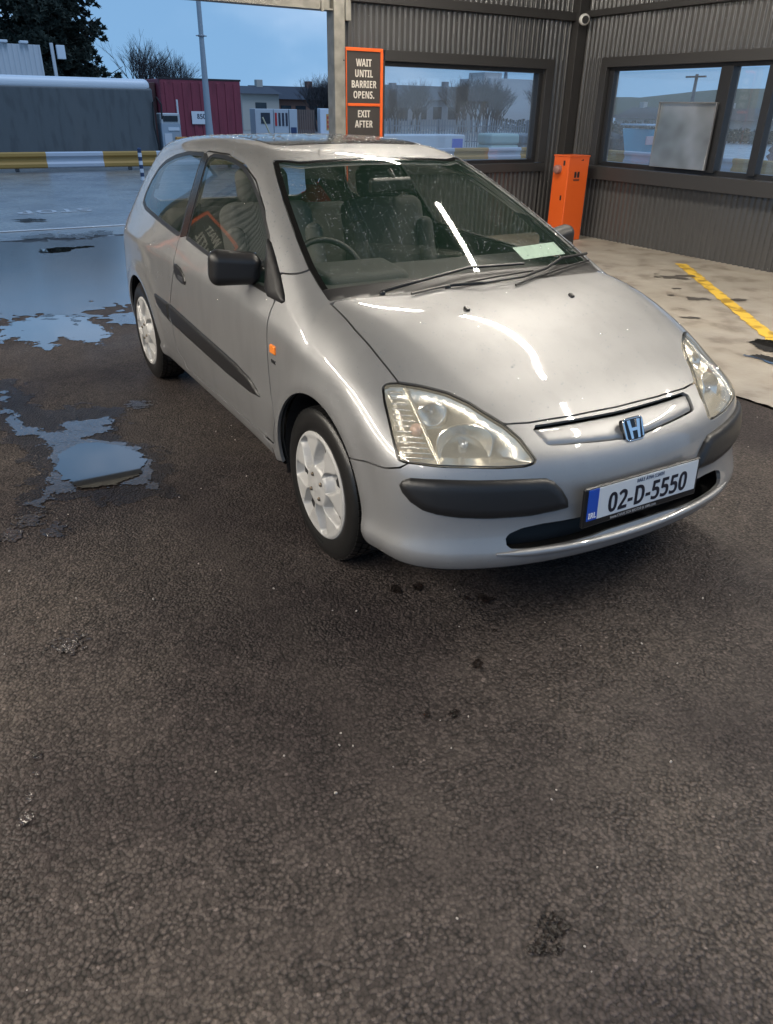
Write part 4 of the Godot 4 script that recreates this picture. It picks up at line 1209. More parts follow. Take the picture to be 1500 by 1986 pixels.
func cut_car() -> void:
	var Z := Vector3(0, 0, 1); var X := Vector3.RIGHT; var Y := Vector3.UP
	var dir := Vector3(.60, .22, .77).normalized()
	var du := Vector3(dir.z, 0, -dir.x).normalized(); var dv := dir.cross(du).normalized()
	if dv.y < 0: dv = -dv
	var front := func(p: Vector3) -> bool: return p.z > 0.2
	var flank := func(p: Vector3) -> bool: return p.x > 0.40
	var rest := skin
	# wheel arches and underside
	var arches := func(p: Vector3) -> float:
		if p.x < 0.5: return 1.0
		var q := Vector2(p.z, p.y)
		return minf(q.distance_to(ARCH_F) - ARCH_RF, q.distance_to(ARCH_R) - ARCH_RR)
	rest = cut(rest, arches, 0.0)[1]
	var c := cut(rest, func(p: Vector3) -> float: return p.y - 0.272, 0.0)
	P.underbody = c[0]; rest = c[1]
	# windscreen with its black rim, and the cowl below it
	var wl := traced([[529, 311], [536, 340], [550, 390], [562, 425], [578, 470], [598, 518], [618, 553], [640, 584]])
	var pts := [Vector3(-.2, 0, -1.012), Vector3(.0, 0, -1.012), Vector3(.2, 0, -1.015), Vector3(.4, 0, -1.02)]
	pts.append_array(wl)
	for k in range(5, -2, -1): pts.append(Vector3(.12 * k, 0, -.137 + .045 * (1.0 - pow(k / 5.8, 2.0))))
	var ws := Region.new(pts, X, Z, func(p: Vector3) -> bool: return p.y > 0.9)
	c = cut(rest, ws.far, 0.002); rest = c[1]
	var cowl_z := func(p: Vector3) -> float: return p.z - (-.235 + .06 * (1.0 - pow(p.x / .7, 2.0)))
	var cc := cut(c[0], cowl_z, 0.0)
	P.cowl = cc[1]
	cc = cut(cc[0], grown(ws, -0.024), 0.0)
	P.windscreen = cc[0]; P.windscreen_rim = cc[1]
	# headlights
	var hl_top := [[742, 751], [749.5, 743.5], [772, 742], [820, 749.5], [868, 761.5], [910, 781], [940, 800.5], [979, 824]]
	var hl := hl_top + [[1009, 850], [1030, 877], [1040.5, 892], [1037.5, 899.5], [1018, 905.5], [970, 908.5], [910, 907], [850, 905.5], [805, 899.5], [773.5, 895], [766, 868], [754, 817], [745, 778]]
	R_hl = Region.new(traced(hl), du, dv, front)
	c = cut(rest, R_hl.far, 0.0025); rest = c[1]
	P.headlight = refined(c[0], 1)
	# grille and lower intake
	var gr := traced([[1027, 826], [1080, 818], [1133, 809], [1187, 799]])
	gr.append(Vector3(-.06, gr[3].y, 0))
	gr.append(Vector3(-.06, .612, 0))
	gr.append_array(traced([[1200, 853], [1160, 857.5], [1110, 862], [1064, 865], [1050, 852]]))
	R_gr = Region.new(gr, X, Y, front)
	c = cut(rest, R_gr.far, 0.0); rest = c[1]
	P.grille = refined(c[0], 1)
	var ik := traced([[979, 1049], [986, 1036], [1013, 1024], [1053, 1015], [1093, 1009], [1123, 1003]])
	ik.append(Vector3(-.06, ik[5].y, 0))
	var ikb := traced([[1205, 1020]])
	ik.append(Vector3(-.06, ikb[0].y + .003, 0))
	ik.append_array(traced([[1180, 1027], [1147, 1040], [1107, 1051], [1067, 1059], [1027, 1064.7], [993, 1065], [982, 1058]]))
	R_ik = Region.new(ik, X, Y, front)
	c = cut(rest, R_ik.far, 0.0); rest = c[1]
	P.intake = c[0]
	# bonnet
	var hd := traced([[640, 588], [690, 641], [735, 693], [773, 741], [820, 748], [868, 760], [910, 779.5], [940, 799], [979, 823], [1027, 820], [1107, 807], [1187, 791]])
	hd.append(Vector3(-.1, 0, hd[11].z + .004))
	hd.append(Vector3(-.1, 0, -.092)); hd.append(Vector3(.12, 0, -.093))
	for k in range(2, 6): hd.append(Vector3(.12 * k, 0, -.139 + .045 * (1.0 - pow(k / 5.8, 2.0))))
	c = cut(rest, Region.new(hd, X, Z, func(p: Vector3) -> bool: return p.y > 0.6 and p.z > -0.3).far, 0.003); rest = c[1]
	P.bonnet = c[0]
	# front bumper
	var bp := [Vector2(.2, .1), Vector2(.2, .535), Vector2(.283, .545), Vector2(.404, .571), Vector2(.50, .583), Vector2(.55, .60), Vector2(.575, .635), Vector2(.58, .70), Vector2(.55, .9), Vector2(1.3, .9), Vector2(1.3, .1)]
	c = cut(rest, Region.new(bp, Z, Y, front).far, 0.0028); rest = c[1]
	P.front_bumper = c[0]
	# side windows
	var dg := traced([[364, 458], [378, 401], [392, 348], [403, 310], [412, 304], [433, 307], [452, 314.5], [470, 328], [486, 353], [498, 383], [507, 411], [519, 463], [522, 500], [518, 560], [470, 531], [430, 505], [399, 485]])
	R_dg = Region.new(dg, Z, Y, flank)
	var qg := traced([[282, 404], [278, 391], [283, 374], [295, 348], [309, 325], [322, 312], [340, 302], [366, 295], [396, 297], [384, 330], [368, 385], [350, 455], [345, 456], [315, 433]])
	R_qg = Region.new(qg, Z, Y, flank)
	c = cut(rest, grown(R_dg, 0.016), 0.0); rest = c[1]
	cc = cut(c[0], R_dg.far, 0.0); P.door_window = cc[0]; P.door_window_seal = cc[1]
	c = cut(rest, grown(R_qg, 0.006), 0.0); rest = c[1]
	cc = cut(c[0], grown(R_qg, -0.014), 0.0); P.quarter_window = cc[0]; P.quarter_window_seal = cc[1]
	# black trim on the pillar between the two side windows
	var bpil := Region.new(traced([[349, 461], [364, 458], [379, 400], [393, 347], [404, 307], [403, 298], [395, 296], [385, 330], [368, 388], [351, 452]]), Z, Y, flank)
	c = cut(rest, bpil.far, 0.0); rest = c[1]
	P.pillar_trim = c[0]
	# doors
	var dr := traced([[531, 861], [533, 820], [526, 767], [519, 690], [518, 649], [519.5, 625], [525, 603], [534, 583]])
	dr.append_array(traced([[527, 540], [524, 480], [513, 405], [497, 350], [474, 318], [443, 299], [402, 293]]))
	dr.append_array(traced([[386, 340], [362, 420], [348, 462], [338, 520], [330, 589], [334, 625], [345, 680], [363, 714], [430, 772]]))
	c = cut(rest, Region.new(dr, Z, Y, flank).far, 0.0036); rest = c[1]
	P.door = c[0]
	# back of the car
	c = cut(rest, Region.new([Vector2(-.2, 1.03), Vector2(.50, 1.03), Vector2(.56, 1.06), Vector2(.47, 1.33), Vector2(.42, 1.36), Vector2(-.2, 1.37)], X, Y, func(p: Vector3) -> bool: return p.z < -2.75).far, 0.0); rest = c[1]
	P.rear_window = c[0]
	c = cut(rest, Region.new([Vector2(-3.3, .80), Vector2(-2.96, .82), Vector2(-2.93, .95), Vector2(-2.955, 1.12), Vector2(-3.3, 1.12)], Z, Y, func(p: Vector3) -> bool: return p.x > 0.52).far, 0.002); rest = c[1]
	P.tail_lamp = c[0]
	c = cut(rest, func(p: Vector3) -> float: return maxf(p.z + 2.86, p.y - .60), 0.002); rest = c[1]
	P.rear_bumper = c[0]
	c = cut(rest, func(p: Vector3) -> float: return maxf(p.z + 2.93, maxf(p.x - .62, p.y - 1.41)), 0.002); rest = c[1]
	P.tailgate = c[0]
	# sunroof
	var sr := Region.new([Vector2(-.2, -1.28), Vector2(.36, -1.28), Vector2(.41, -1.33), Vector2(.41, -1.82), Vector2(.36, -1.88), Vector2(-.2, -1.88)], X, Z, func(p: Vector3) -> bool: return p.y > 1.3)
	c = cut(rest, sr.far, 0.003); rest = c[1]
	P.sunroof = c[0]
	# wings ahead of the doors, and the shell that is left
	c = cut(rest, func(p: Vector3) -> float: return maxf(-.47 - p.z, p.y - (1.035 - 0.35 * (p.x - .70))), 0.0022)
	P.wing = c[0]; P.body_shell = c[1]
	# pieces fixed on top of the skin
	P.bumper_strip = []
	R_bs = Region.new(traced([[775, 940], [781, 931], [796, 926.5], [850, 929.5], [925, 931.6], [1000, 929.5], [1060, 927.4], [1075, 934], [1090, 949], [1100.5, 967], [1102, 983.5], [1075, 991], [1030, 1000], [955, 1006], [895, 1004.5], [850, 998.5], [820, 989.5], [796, 973], [781, 955]]), du, dv, front)
	P.bumper_strip = cut(refined(near(P.front_bumper, R_bs), 2), R_bs.far, 0.0)[0]
	R_r1 = Region.new(traced([[330, 589], [390, 643], [457, 702.5], [486, 734], [500, 756], [506, 771], [486, 760], [443, 725], [390, 677], [337, 629], [333, 615]]), Z, Y, flank)
	R_r2 = Region.new(traced([[301, 568], [310, 575], [327.5, 588], [331, 615], [333.5, 626], [318, 608], [307, 590]]), Z, Y, flank)
	P.rub_strip = cut(refined(near(P.door, R_r1), 2), R_r1.far, 0.0)[0]
	P.rub_strip_tail = cut(refined(near(P.body_shell, R_r2), 2), R_r2.far, 0.0)[0]
	R_mb = Region.new(traced([[519, 462], [527, 470], [536, 500], [546, 538], [553, 572], [553.5, 585], [547, 589], [535, 583], [519, 575], [514, 560], [516, 510]]), Z, Y, flank)
	P.mirror_base = cut(refined(near(skin, R_mb), 2), R_mb.far, 0.0)[0]
	R_h = Region.new(traced([[339, 511], [343, 512], [351, 520], [358, 534], [361.5, 547], [360, 553], [354, 551], [345, 542], [340, 531], [338, 520]]), Z, Y, flank)
	P.handle = cut(refined(near(P.door, R_h), 2), R_h.far, 0.0)[0]

var R_hl: Region
var R_gr: Region
var R_ik: Region
var R_dg: Region
var R_qg: Region
var R_bs: Region
var R_r1: Region
var R_r2: Region
var R_mb: Region
var R_h: Region

func puffed(reg: Region, high: float, round_: float) -> Callable:
	return func(p: Vector3) -> float:
		var d := clampf(-reg.far(p) / round_, 0.0, 1.0)
		return 0.0005 + high * sqrt(1.0 - (1.0 - d) * (1.0 - d))

func build_car() -> void:
	mesh_skin()
	cut_car()
	car = thing("parked_car", "silver three-door hatchback, wet with raindrops, parked on the asphalt", "car")
	for nm: String in ["bonnet", "front_bumper", "rear_bumper", "tailgate", "body_shell"]:
		put(nm, panel(P[nm], 0, 0.0, 0.014), paint, car)
	put("underbody", panel(P.underbody, 0), dark, car)
	var screen_glass := glass(Color(.05, .11, .075), 0.13)
	var side_glass := glass(Color(.012, .028, .02), 0.36)
	put("windscreen", panel(P.windscreen, 0, -0.001), screen_glass, car)
	var gloss_black := mat(Color(.008, .008, .008), 0.12)
	put("windscreen_rim", panel(P.windscreen_rim, 0, -0.001), gloss_black, car)
	put("cowl", panel(P.cowl, 0, -0.004), black_plastic, car)
	put("rear_window", panel(P.rear_window, 0, -0.001), side_glass, car)
	put("sunroof", panel(P.sunroof, 0, 0.002, 0.02), gloss_black, car)
	var lamp_red := mat(Color(.35, .01, .01), 0.1)
	for s: int in [-1, 1]:
		put("wing", panel(P.wing, s, 0.0, 0.014), paint, car)
		var d := put("door", panel(P.door, s, 0.0, 0.014), paint, car)
		put("window", panel(P.door_window, s, -0.003), side_glass, d)
		put("window_seal", panel(P.door_window_seal, s, -0.002, 0.01), rubber, d)
		put("rub_strip", renorm(panel(P.rub_strip, s, puffed(R_r1, 0.012, 0.022))), black_plastic, d)
		put("handle", renorm(panel(P.handle, s, puffed(R_h, 0.007, 0.012))), black_plastic, d)
		var recess := Shape.new()
		var hp := onto_car(353, 538); hp.x = hp.x * s
		recess.rbox(at(hp + Vector3(s * 0.006, -0.004, 0.0), Vector3(0, 0, 0)), Vector3(.008, .022, .085), .003)
		put("handle_grip", recess, mat(Color(.05, .05, .052), .35), d)
		put("pillar_trim", panel(P.pillar_trim, s, 0.0, 0.01), gloss_black, car)
		put("quarter_window", panel(P.quarter_window, s, -0.002), side_glass, car)
		put("quarter_window_seal", panel(P.quarter_window_seal, s, -0.001, 0.01), rubber, car)
		put("bumper_strip", renorm(panel(P.bumper_strip, s, puffed(R_bs, 0.019, 0.035))), black_plastic, car)
		put("rub_strip", renorm(panel(P.rub_strip_tail, s, puffed(R_r2, 0.012, 0.022))), black_plastic, car)
		put("tail_lamp", panel(P.tail_lamp, s, 0.002, 0.01), lamp_red, car)
		headlight(s)
		mirror(s)
		indicator(s)
	build_inside()
	grille()
	number_plate()
	wheels()
	wipers()

func headlight(s: int) -> void:
	var lens_mat := glass(Color(.70, .65, .52), 0.16, 0.06)
	var seal := Shape.new()
	var node := put("headlight", panel(P.headlight, s, 0.002, 0.012), lens_mat, car)
	# bowl behind the lens
	var reflect := mat(Color(.84, .82, .76), 0.20, 0.9)
	var trim := mat(Color(.66, .63, .55), 0.22, 0.75)
	var bowl := func(p: Vector3) -> float:
		var d := clampf(-R_hl.far(p) / 0.05, 0.0, 1.0)
		return -0.006 - 0.05 * sqrt(d)
	put("housing", renorm(panel(P.headlight, s, bowl)), trim, node)
	var flip := Vector3(s, 1, 1)
	var inward := func(sh: Shape) -> Shape:
		for k in sh.v.size():
			var p := sh.v[k]
			for e in 3:
				var f := solid(p)
				if f > -0.010:
					var g := slope(p); p -= g * ((f + 0.010) / g.length_squared())
			sh.v[k] = p
		return sh
	var look := Vector3(.42 * s, .16, 1).normalized()
	for q: Array in [[905, 850, .088, .06], [838, 790, .042, .035], [812, 822, .0, .0]]:
		if q[2] <= 0.0: continue
		var c := onto_car(q[0], q[1])
		var n := slope(c).normalized()
		c = (c - n * (0.040 if q[2] > .06 else .024)) * flip
		var b := Basis.looking_at(-look, Vector3.UP)
		var sh := Shape.new()
		var r: float = q[2]; var dep: float = q[3]
		var prof := []
		for k in 12:
			var w := k / 11.0
			prof.append(Vector2(maxf(r * w, 0.001), -dep * (1.0 - w * w) + 0.012))
		sh.lathe(Transform3D(b, c), prof, 36)
		sh.lathe(Transform3D(b, c), [Vector2(r, .012), Vector2(r + .004, .014), Vector2(r + .007, .008)], 36)
		put("reflector", inward.call(sh), reflect, node)
		var bulb := Shape.new()
		bulb.lathe(Transform3D(b, c), [Vector2(.001, .012), Vector2(r * .13, .008), Vector2(r * .16, -.005), Vector2(r * .16, -dep * .8)], 16)
		put("bulb", bulb, mat(Color(.35, .38, .42), 0.15, 0.6), node)
	# divider and the ribbed side lamp
	var dv_ := Shape.new()
	var path := []
	for q: Array in [[785, 750], [800, 780], [818, 820], [835, 862], [852, 900]]:
		var c := onto_car(q[0], q[1]); c -= slope(c).normalized() * 0.010
		path.append(c * flip)
	dv_.tube(path, 0.006, 8)
	put("divider", dv_, trim, node)
	var ribs := Shape.new()
	for k in 13:
		var v := 756.0 + k * 10.8
		var a := onto_car(lerpf(752, 776, k / 12.0) + 3.0, v); var c2 := onto_car(lerpf(785, 848, k / 12.0) - 6.0, v + 2.0)
		var pa := []
		for w in 5:
			var p := a.lerp(c2, w / 4.0); p = p - slope(p).normalized() * (solid(p) + 0.016)
			pa.append(p * flip)
		ribs.tube(pa, 0.0036, 6, false)
	put("ribbed_lamp", ribs, reflect, node)
	var side_bulb := Shape.new()
	var sb := onto_car(808, 828); sb -= slope(sb).normalized() * 0.02
	side_bulb.lathe(Transform3D(Basis.looking_at(-look, Vector3.UP), sb * flip), [Vector2(.001, .018), Vector2(.012, .015), Vector2(.019, .006), Vector2(.022, -.008)], 20)
	put("side_bulb", side_bulb, mat(Color(.55, .38, .30), 0.12, 0.3), node)
	var rim := Shape.new()
	var edge := PackedInt32Array()
	var band: PackedInt32Array = cut(P.headlight, grown(R_hl, -0.006), 0.0)[1]
	put("seal", panel(band, s, 0.0028), rubber, node)

func mirror(s: int) -> void:
	var base := put("door_mirror", renorm(panel(P.mirror_base, s, puffed(R_mb, 0.012, 0.03))), black_plastic, car)
	# shell: rounded box, fuller outwards
	var sh := Shape.new()
	var c := Vector3(.86 * s, 1.012, -.675)
	var t := Transform3D(Basis.from_euler(Vector3(0.05, s * 0.22, s * 0.06)), c)
	sh.rbox(t, Vector3(.214, .133, .105), .042, 6)
	for k in sh.v.size():
		var q := t.affine_inverse() * sh.v[k]
		if q.z < 0: q.z *= 0.62                                   # the glass side is flatter
		q.y *= 1.0 - 0.10 * clampf(-q.x * s / 0.11, -1.0, 1.0)
		sh.v[k] = t * q
	renorm_soft(sh)
	put("shell", sh, black_plastic, base)
	var g := Shape.new()
	g.rbox(t * at(Vector3(0, 0, -.034)), Vector3(.19, .112, .006), .003)
	put("mirror_glass", g, mat(Color(.75, .82, .9), 0.03, 1.0), base)
	var arm := Shape.new()
	arm.rbox(at(Vector3(.768 * s, .985, -.65), Vector3(0, 0, s * .25)), Vector3(.10, .065, .06), .024, 4)
	put("mirror_arm", arm, black_plastic, base)
func renorm_soft(s: Shape) -> void:                             # smooth normals across seams, by place
	var acc := {}
	for t in range(0, s.i.size(), 3):
		var g := (s.v[s.i[t + 2]] - s.v[s.i[t]]).cross(s.v[s.i[t + 1]] - s.v[s.i[t]])
		for k in 3:
			var key := Vector3i(s.v[s.i[t + k]] * 20000.0)
			acc[key] = acc.get(key, Vector3.ZERO) + g
	for k in s.v.size():
		var nn: Vector3 = acc[Vector3i(s.v[k] * 20000.0)]
		if nn.length_squared() > 0: s.n[k] = nn.normalized()

func indicator(s: int) -> void:
	var flip := Vector3(s, 1, 1)
	var c := onto_car(530, 678)
	var n := slope(c).normalized()
	var b := Basis.looking_at(-n, Vector3.UP)
	var sh := Shape.new()
	sh.rbox(Transform3D(Basis.looking_at(-n * flip, Vector3.UP), c * flip), Vector3(.052, .036, .014), .007, 4)
	var amber := mat(Color(.85, .22, .015), 0.1)
	amber.clearcoat_enabled = true
	put("side_indicator", sh, amber, car)
	var c2 := onto_car(531, 702)
	text("VTEC", 0.013, mat(Color(.03, .03, .035), .3, .4), car, Transform3D(Basis(Vector3.UP, PI / 2 * s), (c2 + n * 0.001) * flip), 1.0, 0.003, "badge")

func grille() -> void:
	# painted bar set back in the opening, dark behind it
	var bar: PackedInt32Array = cut(P.grille, grown(R_gr, -0.0055), 0.0)[0]
	put("grille_bar", renorm(panel(bar, 0, func(p: Vector3) -> float:
		var d := clampf((-R_gr.far(p) - 0.0055) / 0.020, 0.0, 1.0)
		return -0.013 + 0.010 * sqrt(1.0 - (1.0 - d) * (1.0 - d)))), paint, car)
	put("grille_liner", panel(P.grille, 0, -0.045), dark, car)
	put("grille_edge", panel(cut(P.grille, grown(R_gr, -0.0005), 0.0)[0], 0, -0.045, -0.044), paint, car)
	put("intake_liner", panel(P.intake, 0, -0.08), dark, car)
	put("intake_edge", panel(P.intake, 0, -0.08, -0.079), black_plastic, car)
	var slat := Shape.new()
	var pa := []
	for k in 21:
		var x := -.42 + .042 * k
		pa.append(Vector3(x, .392 - .02 * x * x, nose.at(.39) - .2 * x * x - .37 * x * x * x * x - .045))
	slat.tube(pa, .009, 8)
	put("intake_slat", slat, black_plastic, car)
	var lip := Shape.new()
	var lp := []; var lr := []
	for k in 31:
		var x := -.56 + .56 * 2.0 * k / 30.0; var x2 := x * x
		lp.append(Vector3(x, .318 + .035 * x2, nose.at(.32) - .2 * x2 - .22 * x2 * x2 + .002))
		lr.append(lerpf(.004, .014, smoothstep(.56, .46, absf(x))))
	lip.tube(lp, lr, 10)
	put("bumper_lip", lip, paint, car)
	# emblem: chrome ring with an H
	var c := Vector3(0, .652, .752)
	var b := Basis.from_euler(Vector3(deg_to_rad(-26), 0, 0)).scaled(Vector3.ONE * .86)
	var t := Transform3D(b, c)
	var e := Shape.new()
	var out := PackedVector2Array(); 
	for q: Vector2 in squircle(.050, .043, .014, .9): out.append(q)
	e.prism(t, out, -.02, .004)
	var node := put("emblem", e, mat(Color(.01, .01, .012), .15), car)
	var ring := Shape.new()
	var loop := []
	for q: Vector2 in squircle(.050, .043, .014, .9): loop.append(t * Vector3(q.x, q.y, .004))
	loop.append(loop[0])
	ring.tube(loop, .0042, 8, false)
	put("ring", ring, chrome, node)
	var hh := Shape.new()
	for s: float in [-1.0, 1.0]:
		var bar2 := PackedVector2Array([Vector2(s * .035, .037), Vector2(s * .018, .037), Vector2(s * .0135, .002), Vector2(s * .0135, -.004), Vector2(s * .012, -.037), Vector2(s * .024, -.037), Vector2(s * .0275, -.008)])
		hh.prism(t, bar2, .003, .009)
	hh.prism(t, PackedVector2Array([Vector2(-.0142, .006), Vector2(.0142, .006), Vector2(.0138, -.006), Vector2(-.0138, -.006)]), .003, .0088)
	put("letter", hh, chrome, node)

func squircle(w: float, h: float, r: float, taper := 1.0) -> PackedVector2Array:
	var out := PackedVector2Array()
	for k in 32:
		var a := TAU * k / 32.0
		var d := Vector2(cos(a), sin(a))
		var core := Vector2(signf(d.x) * (w - r), signf(d.y) * (h - r))
		var q := core + d * r
		q.x *= lerpf(1.0, taper, (h - q.y) / (2.0 * h))
		out.append(q)
	return out

func number_plate() -> void:
	var t := Transform3D(Basis.from_euler(Vector3(deg_to_rad(-3), 0, 0)), Vector3(0, .46, .842))
	var f := Shape.new()
	f.rbox(t * at(Vector3(0, -.006, -.004)), Vector3(.548, .142, .016), .007, 3)
	f.box(t * at(Vector3(0, 0, -.03)), Vector3(.3, .08, .05))
	var node := put("number_plate", f, mat(Color(.010, .010, .011), .3), car)
	var pl := Shape.new()
	pl.box(t * at(Vector3(.022, .004, .0045)), Vector3(.474, .111, .003))
	put("plate", pl, mat(Color(.60, .64, .68), .35), node)
	var blue := Shape.new()
	blue.box(t * at(Vector3(-.2375, .004, .0048)), Vector3(.045, .111, .003))
	put("country_band", blue, mat(Color(.012, .07, .42), .35), node)
	var ink := mat(Color(.008, .009, .02), .4)
	text("02-D-5550", .070, ink, node, t * at(Vector3(.022, -.008, .0065)), .84, .0014, "characters")
	text("BAILE \u00c1THA CLIATH", .0125, mat(Color(.02, .03, .08), .4), node, t * at(Vector3(.022, .047, .0065)), .85, .0012, "characters", false)
	text("IRL", .020, mat(Color(.75, .77, .8), .4), node, t * at(Vector3(-.2375, -.034, .0067)), .8, .0012, "characters")
	text("www.CHARLTON MOTOR & VAN.com", .0105, mat(Color(.35, .36, .38), .4), node, t * at(Vector3(-.04, -.064, .0045)), .9, .0012, "characters", false)

func wheels() -> void:
	# one wheel, axle along x, outer face towards -x; then copies
	var proto := Node3D.new()
	proto.name = "wheel"
	car.add_child(proto, true)
	var tyre := Shape.new()
	var R := .305; var side_t := Transform3D(Basis(Vector3.UP, -PI / 2), Vector3.ZERO)   # local z -> -x
	tyre.lathe(side_t, [Vector2(.200, .070), Vector2(.208, .084), Vector2(.222, .094), Vector2(.246, .0985), Vector2(.268, .096), Vector2(.284, .090), Vector2(.293, .083), Vector2(.2965, .078)], 72)
	tyre.lathe(side_t, [Vector2(.2965, -.078), Vector2(.284, -.090), Vector2(.25, -.098), Vector2(.2, -.085)], 48)
	tyre.lathe(side_t, [Vector2(.2965, .078), Vector2(.2965, -.078)], 72)
	# tread: shoulder blocks and ribs
	for rib: Array in [[.078, .055, 64], [.046, .022, 56], [.014, -.014, 48], [-.022, -.046, 56], [-.055, -.078, 64]]:
		var nseg: int = rib[2]
		for k in nseg:
			var a0 := TAU * k / nseg; var a1 := TAU * (k + .80) / nseg
			var skew := 0.25 / nseg * TAU
			var q := []
			for e: Array in [[a0, rib[0], R - .004 if absf(rib[0]) > .07 else R], [a1, rib[0], R - .004 if absf(rib[0]) > .07 else R], [a1 + skew, rib[1], R - .004 if absf(rib[1]) > .07 else R], [a0 + skew, rib[1], R - .004 if absf(rib[1]) > .07 else R]]:
				q.append([Vector3(-e[1], cos(e[0]) * e[2], sin(e[0]) * e[2]), Vector3(-e[1], cos(e[0]) * .2955, sin(e[0]) * .2955)])
			var n: Vector3 = (q[0][0] - Vector3(q[0][0].x, 0, 0)).normalized()
			tyre.quad(q[0][0], q[1][0], q[2][0], q[3][0], n)
			for e in 4:
				var a: Array = q[e]; var b: Array = q[(e + 1) % 4]
				var nn: Vector3 = (b[0] - a[0]).cross(a[1] - a[0])
				tyre.quad(a[0], b[0], b[1], a[1], nn.normalized())
	put("tyre", tyre, rubber, proto)
	text("P6000", .016, mat(Color(.018, .018, .018), .4), proto.get_child(0), Transform3D(Basis(Vector3.UP, -PI / 2), Vector3(-.098, -.24, 0)), 1.0, .0015)
	# wheel trim: seven spokes, windows sunk between them
	var cap := Shape.new()
	var nr := 26; var na := 168; var rmax := .213
	var hgt := func(r: float, a: float) -> float:
		var crown := .104 - .36 * maxf(0.0, r - .03) * maxf(0.0, r - .03)
		var w := absf(fposmod(a / TAU * 7.0, 1.0) - .5) * 2.0            # 1 mid spoke, 0 mid window
		var open := lerpf(.98, .40, smoothstep(.080, .190, r))             # half width of the spoke
		var inside := smoothstep(open - .02, open - .14, w) * smoothstep(.082, .094, r) * (1.0 - smoothstep(.194, .200, r))
		var lip := .004 * (smoothstep(.190, .197, r) - smoothstep(.205, .213, r))
		var hub := .004 * (1.0 - smoothstep(.026, .030, r))
		return crown + lip + hub - .036 * inside
	for k in nr + 1:
		var r := rmax * pow(float(k) / nr, .85)
		for s in na + 1:
			var a := TAU * s / na
			cap.vert(side_t * Vector3(cos(a) * r, sin(a) * r, hgt.call(r, a)), side_t.basis * Vector3(0, 0, 1))
	for k in nr:
		for s in na:
			var p := k * (na + 1) + s
			cap.face(p, p + 1, p + na + 2); cap.face(p, p + na + 2, p + na + 1)
	renorm_soft(cap)
	cap.lathe(side_t, [Vector2(.213, .092), Vector2(.2155, .088), Vector2(.212, .06)], 72)
	var capn := put("wheel_trim", cap, mat(Color(.42, .415, .405), .42, .2), proto)
	for k in 7:                                                             # dark vents in the windows
		var a := TAU * (k + .5) / 7.0
		var vent := Shape.new()
		var poly := PackedVector2Array()
		for q: Array in [[.112, -.09], [.150, -.19], [.187, -.27], [.190, 0.0], [.187, .27], [.150, .19], [.112, .09]]:
			poly.append(Vector2(cos(a + q[1]) * q[0], sin(a + q[1]) * q[0]))
		if k % 2 == 0: vent.prism(side_t, poly, .03, .0665)
		else: vent.prism(side_t, poly, .03, .0655)
		put("vent", vent, dark, capn)
	for k in 4:
		var a := TAU * (k + .35) / 4.0
		var bolt := Shape.new()
		bolt.lathe(side_t * at(Vector3(cos(a) * .050, sin(a) * .050, .100)), [Vector2(.001, .012), Vector2(.006, .011), Vector2(.0085, .006), Vector2(.009, 0)], 12)
		put("bolt", bolt, mat(Color(.16, .13, .10), .35, .9), capn)
	var places := [[-1, 0.0, 0.0], [-1, -2.57, 0.9], [1, 0.0, 0.3], [1, -2.57, 0.5]]
	for k in 4:
		var w: Node3D = proto if k == 0 else proto.duplicate()
		if k > 0:
			w.name = "wheel"
			car.add_child(w, true)
		w.position = Vector3(.732 * places[k][0], .304, places[k][1])
		w.basis = Basis(Vector3.UP, PI if places[k][0] > 0 else 0.0) * Basis(Vector3.RIGHT, places[k][2])
	for s: int in [-1, 1]:
		for z: float in [ARCH_F.x, ARCH_R.x]:
			var well := Shape.new()
			var r := .375
			for k in 24:
				var a0 := -0.25 + (PI + .5) * k / 24.0; var a1 := -0.25 + (PI + .5) * (k + 1) / 24.0
				var p0 := Vector3(0, .31 + sin(a0) * r, z + cos(a0) * r); var p1 := Vector3(0, .31 + sin(a1) * r, z + cos(a1) * r)
				var o := Vector3(.815 * s, 0, 0); var i2 := Vector3(.50 * s, 0, 0)
				var n := Vector3(0, -sin((a0 + a1) / 2), -cos((a0 + a1) / 2))
				well.quad(p0 + o, p1 + o, p1 + i2, p0 + i2, n)
				var kk := well.vert(Vector3(.50 * s, .31, z), Vector3(s, 0, 0)); well.vert(p0 + i2, Vector3(s, 0, 0)); well.vert(p1 + i2, Vector3(s, 0, 0))
				well.face(kk, kk + 1, kk + 2)
			put("wheel_well", well, dark, car)

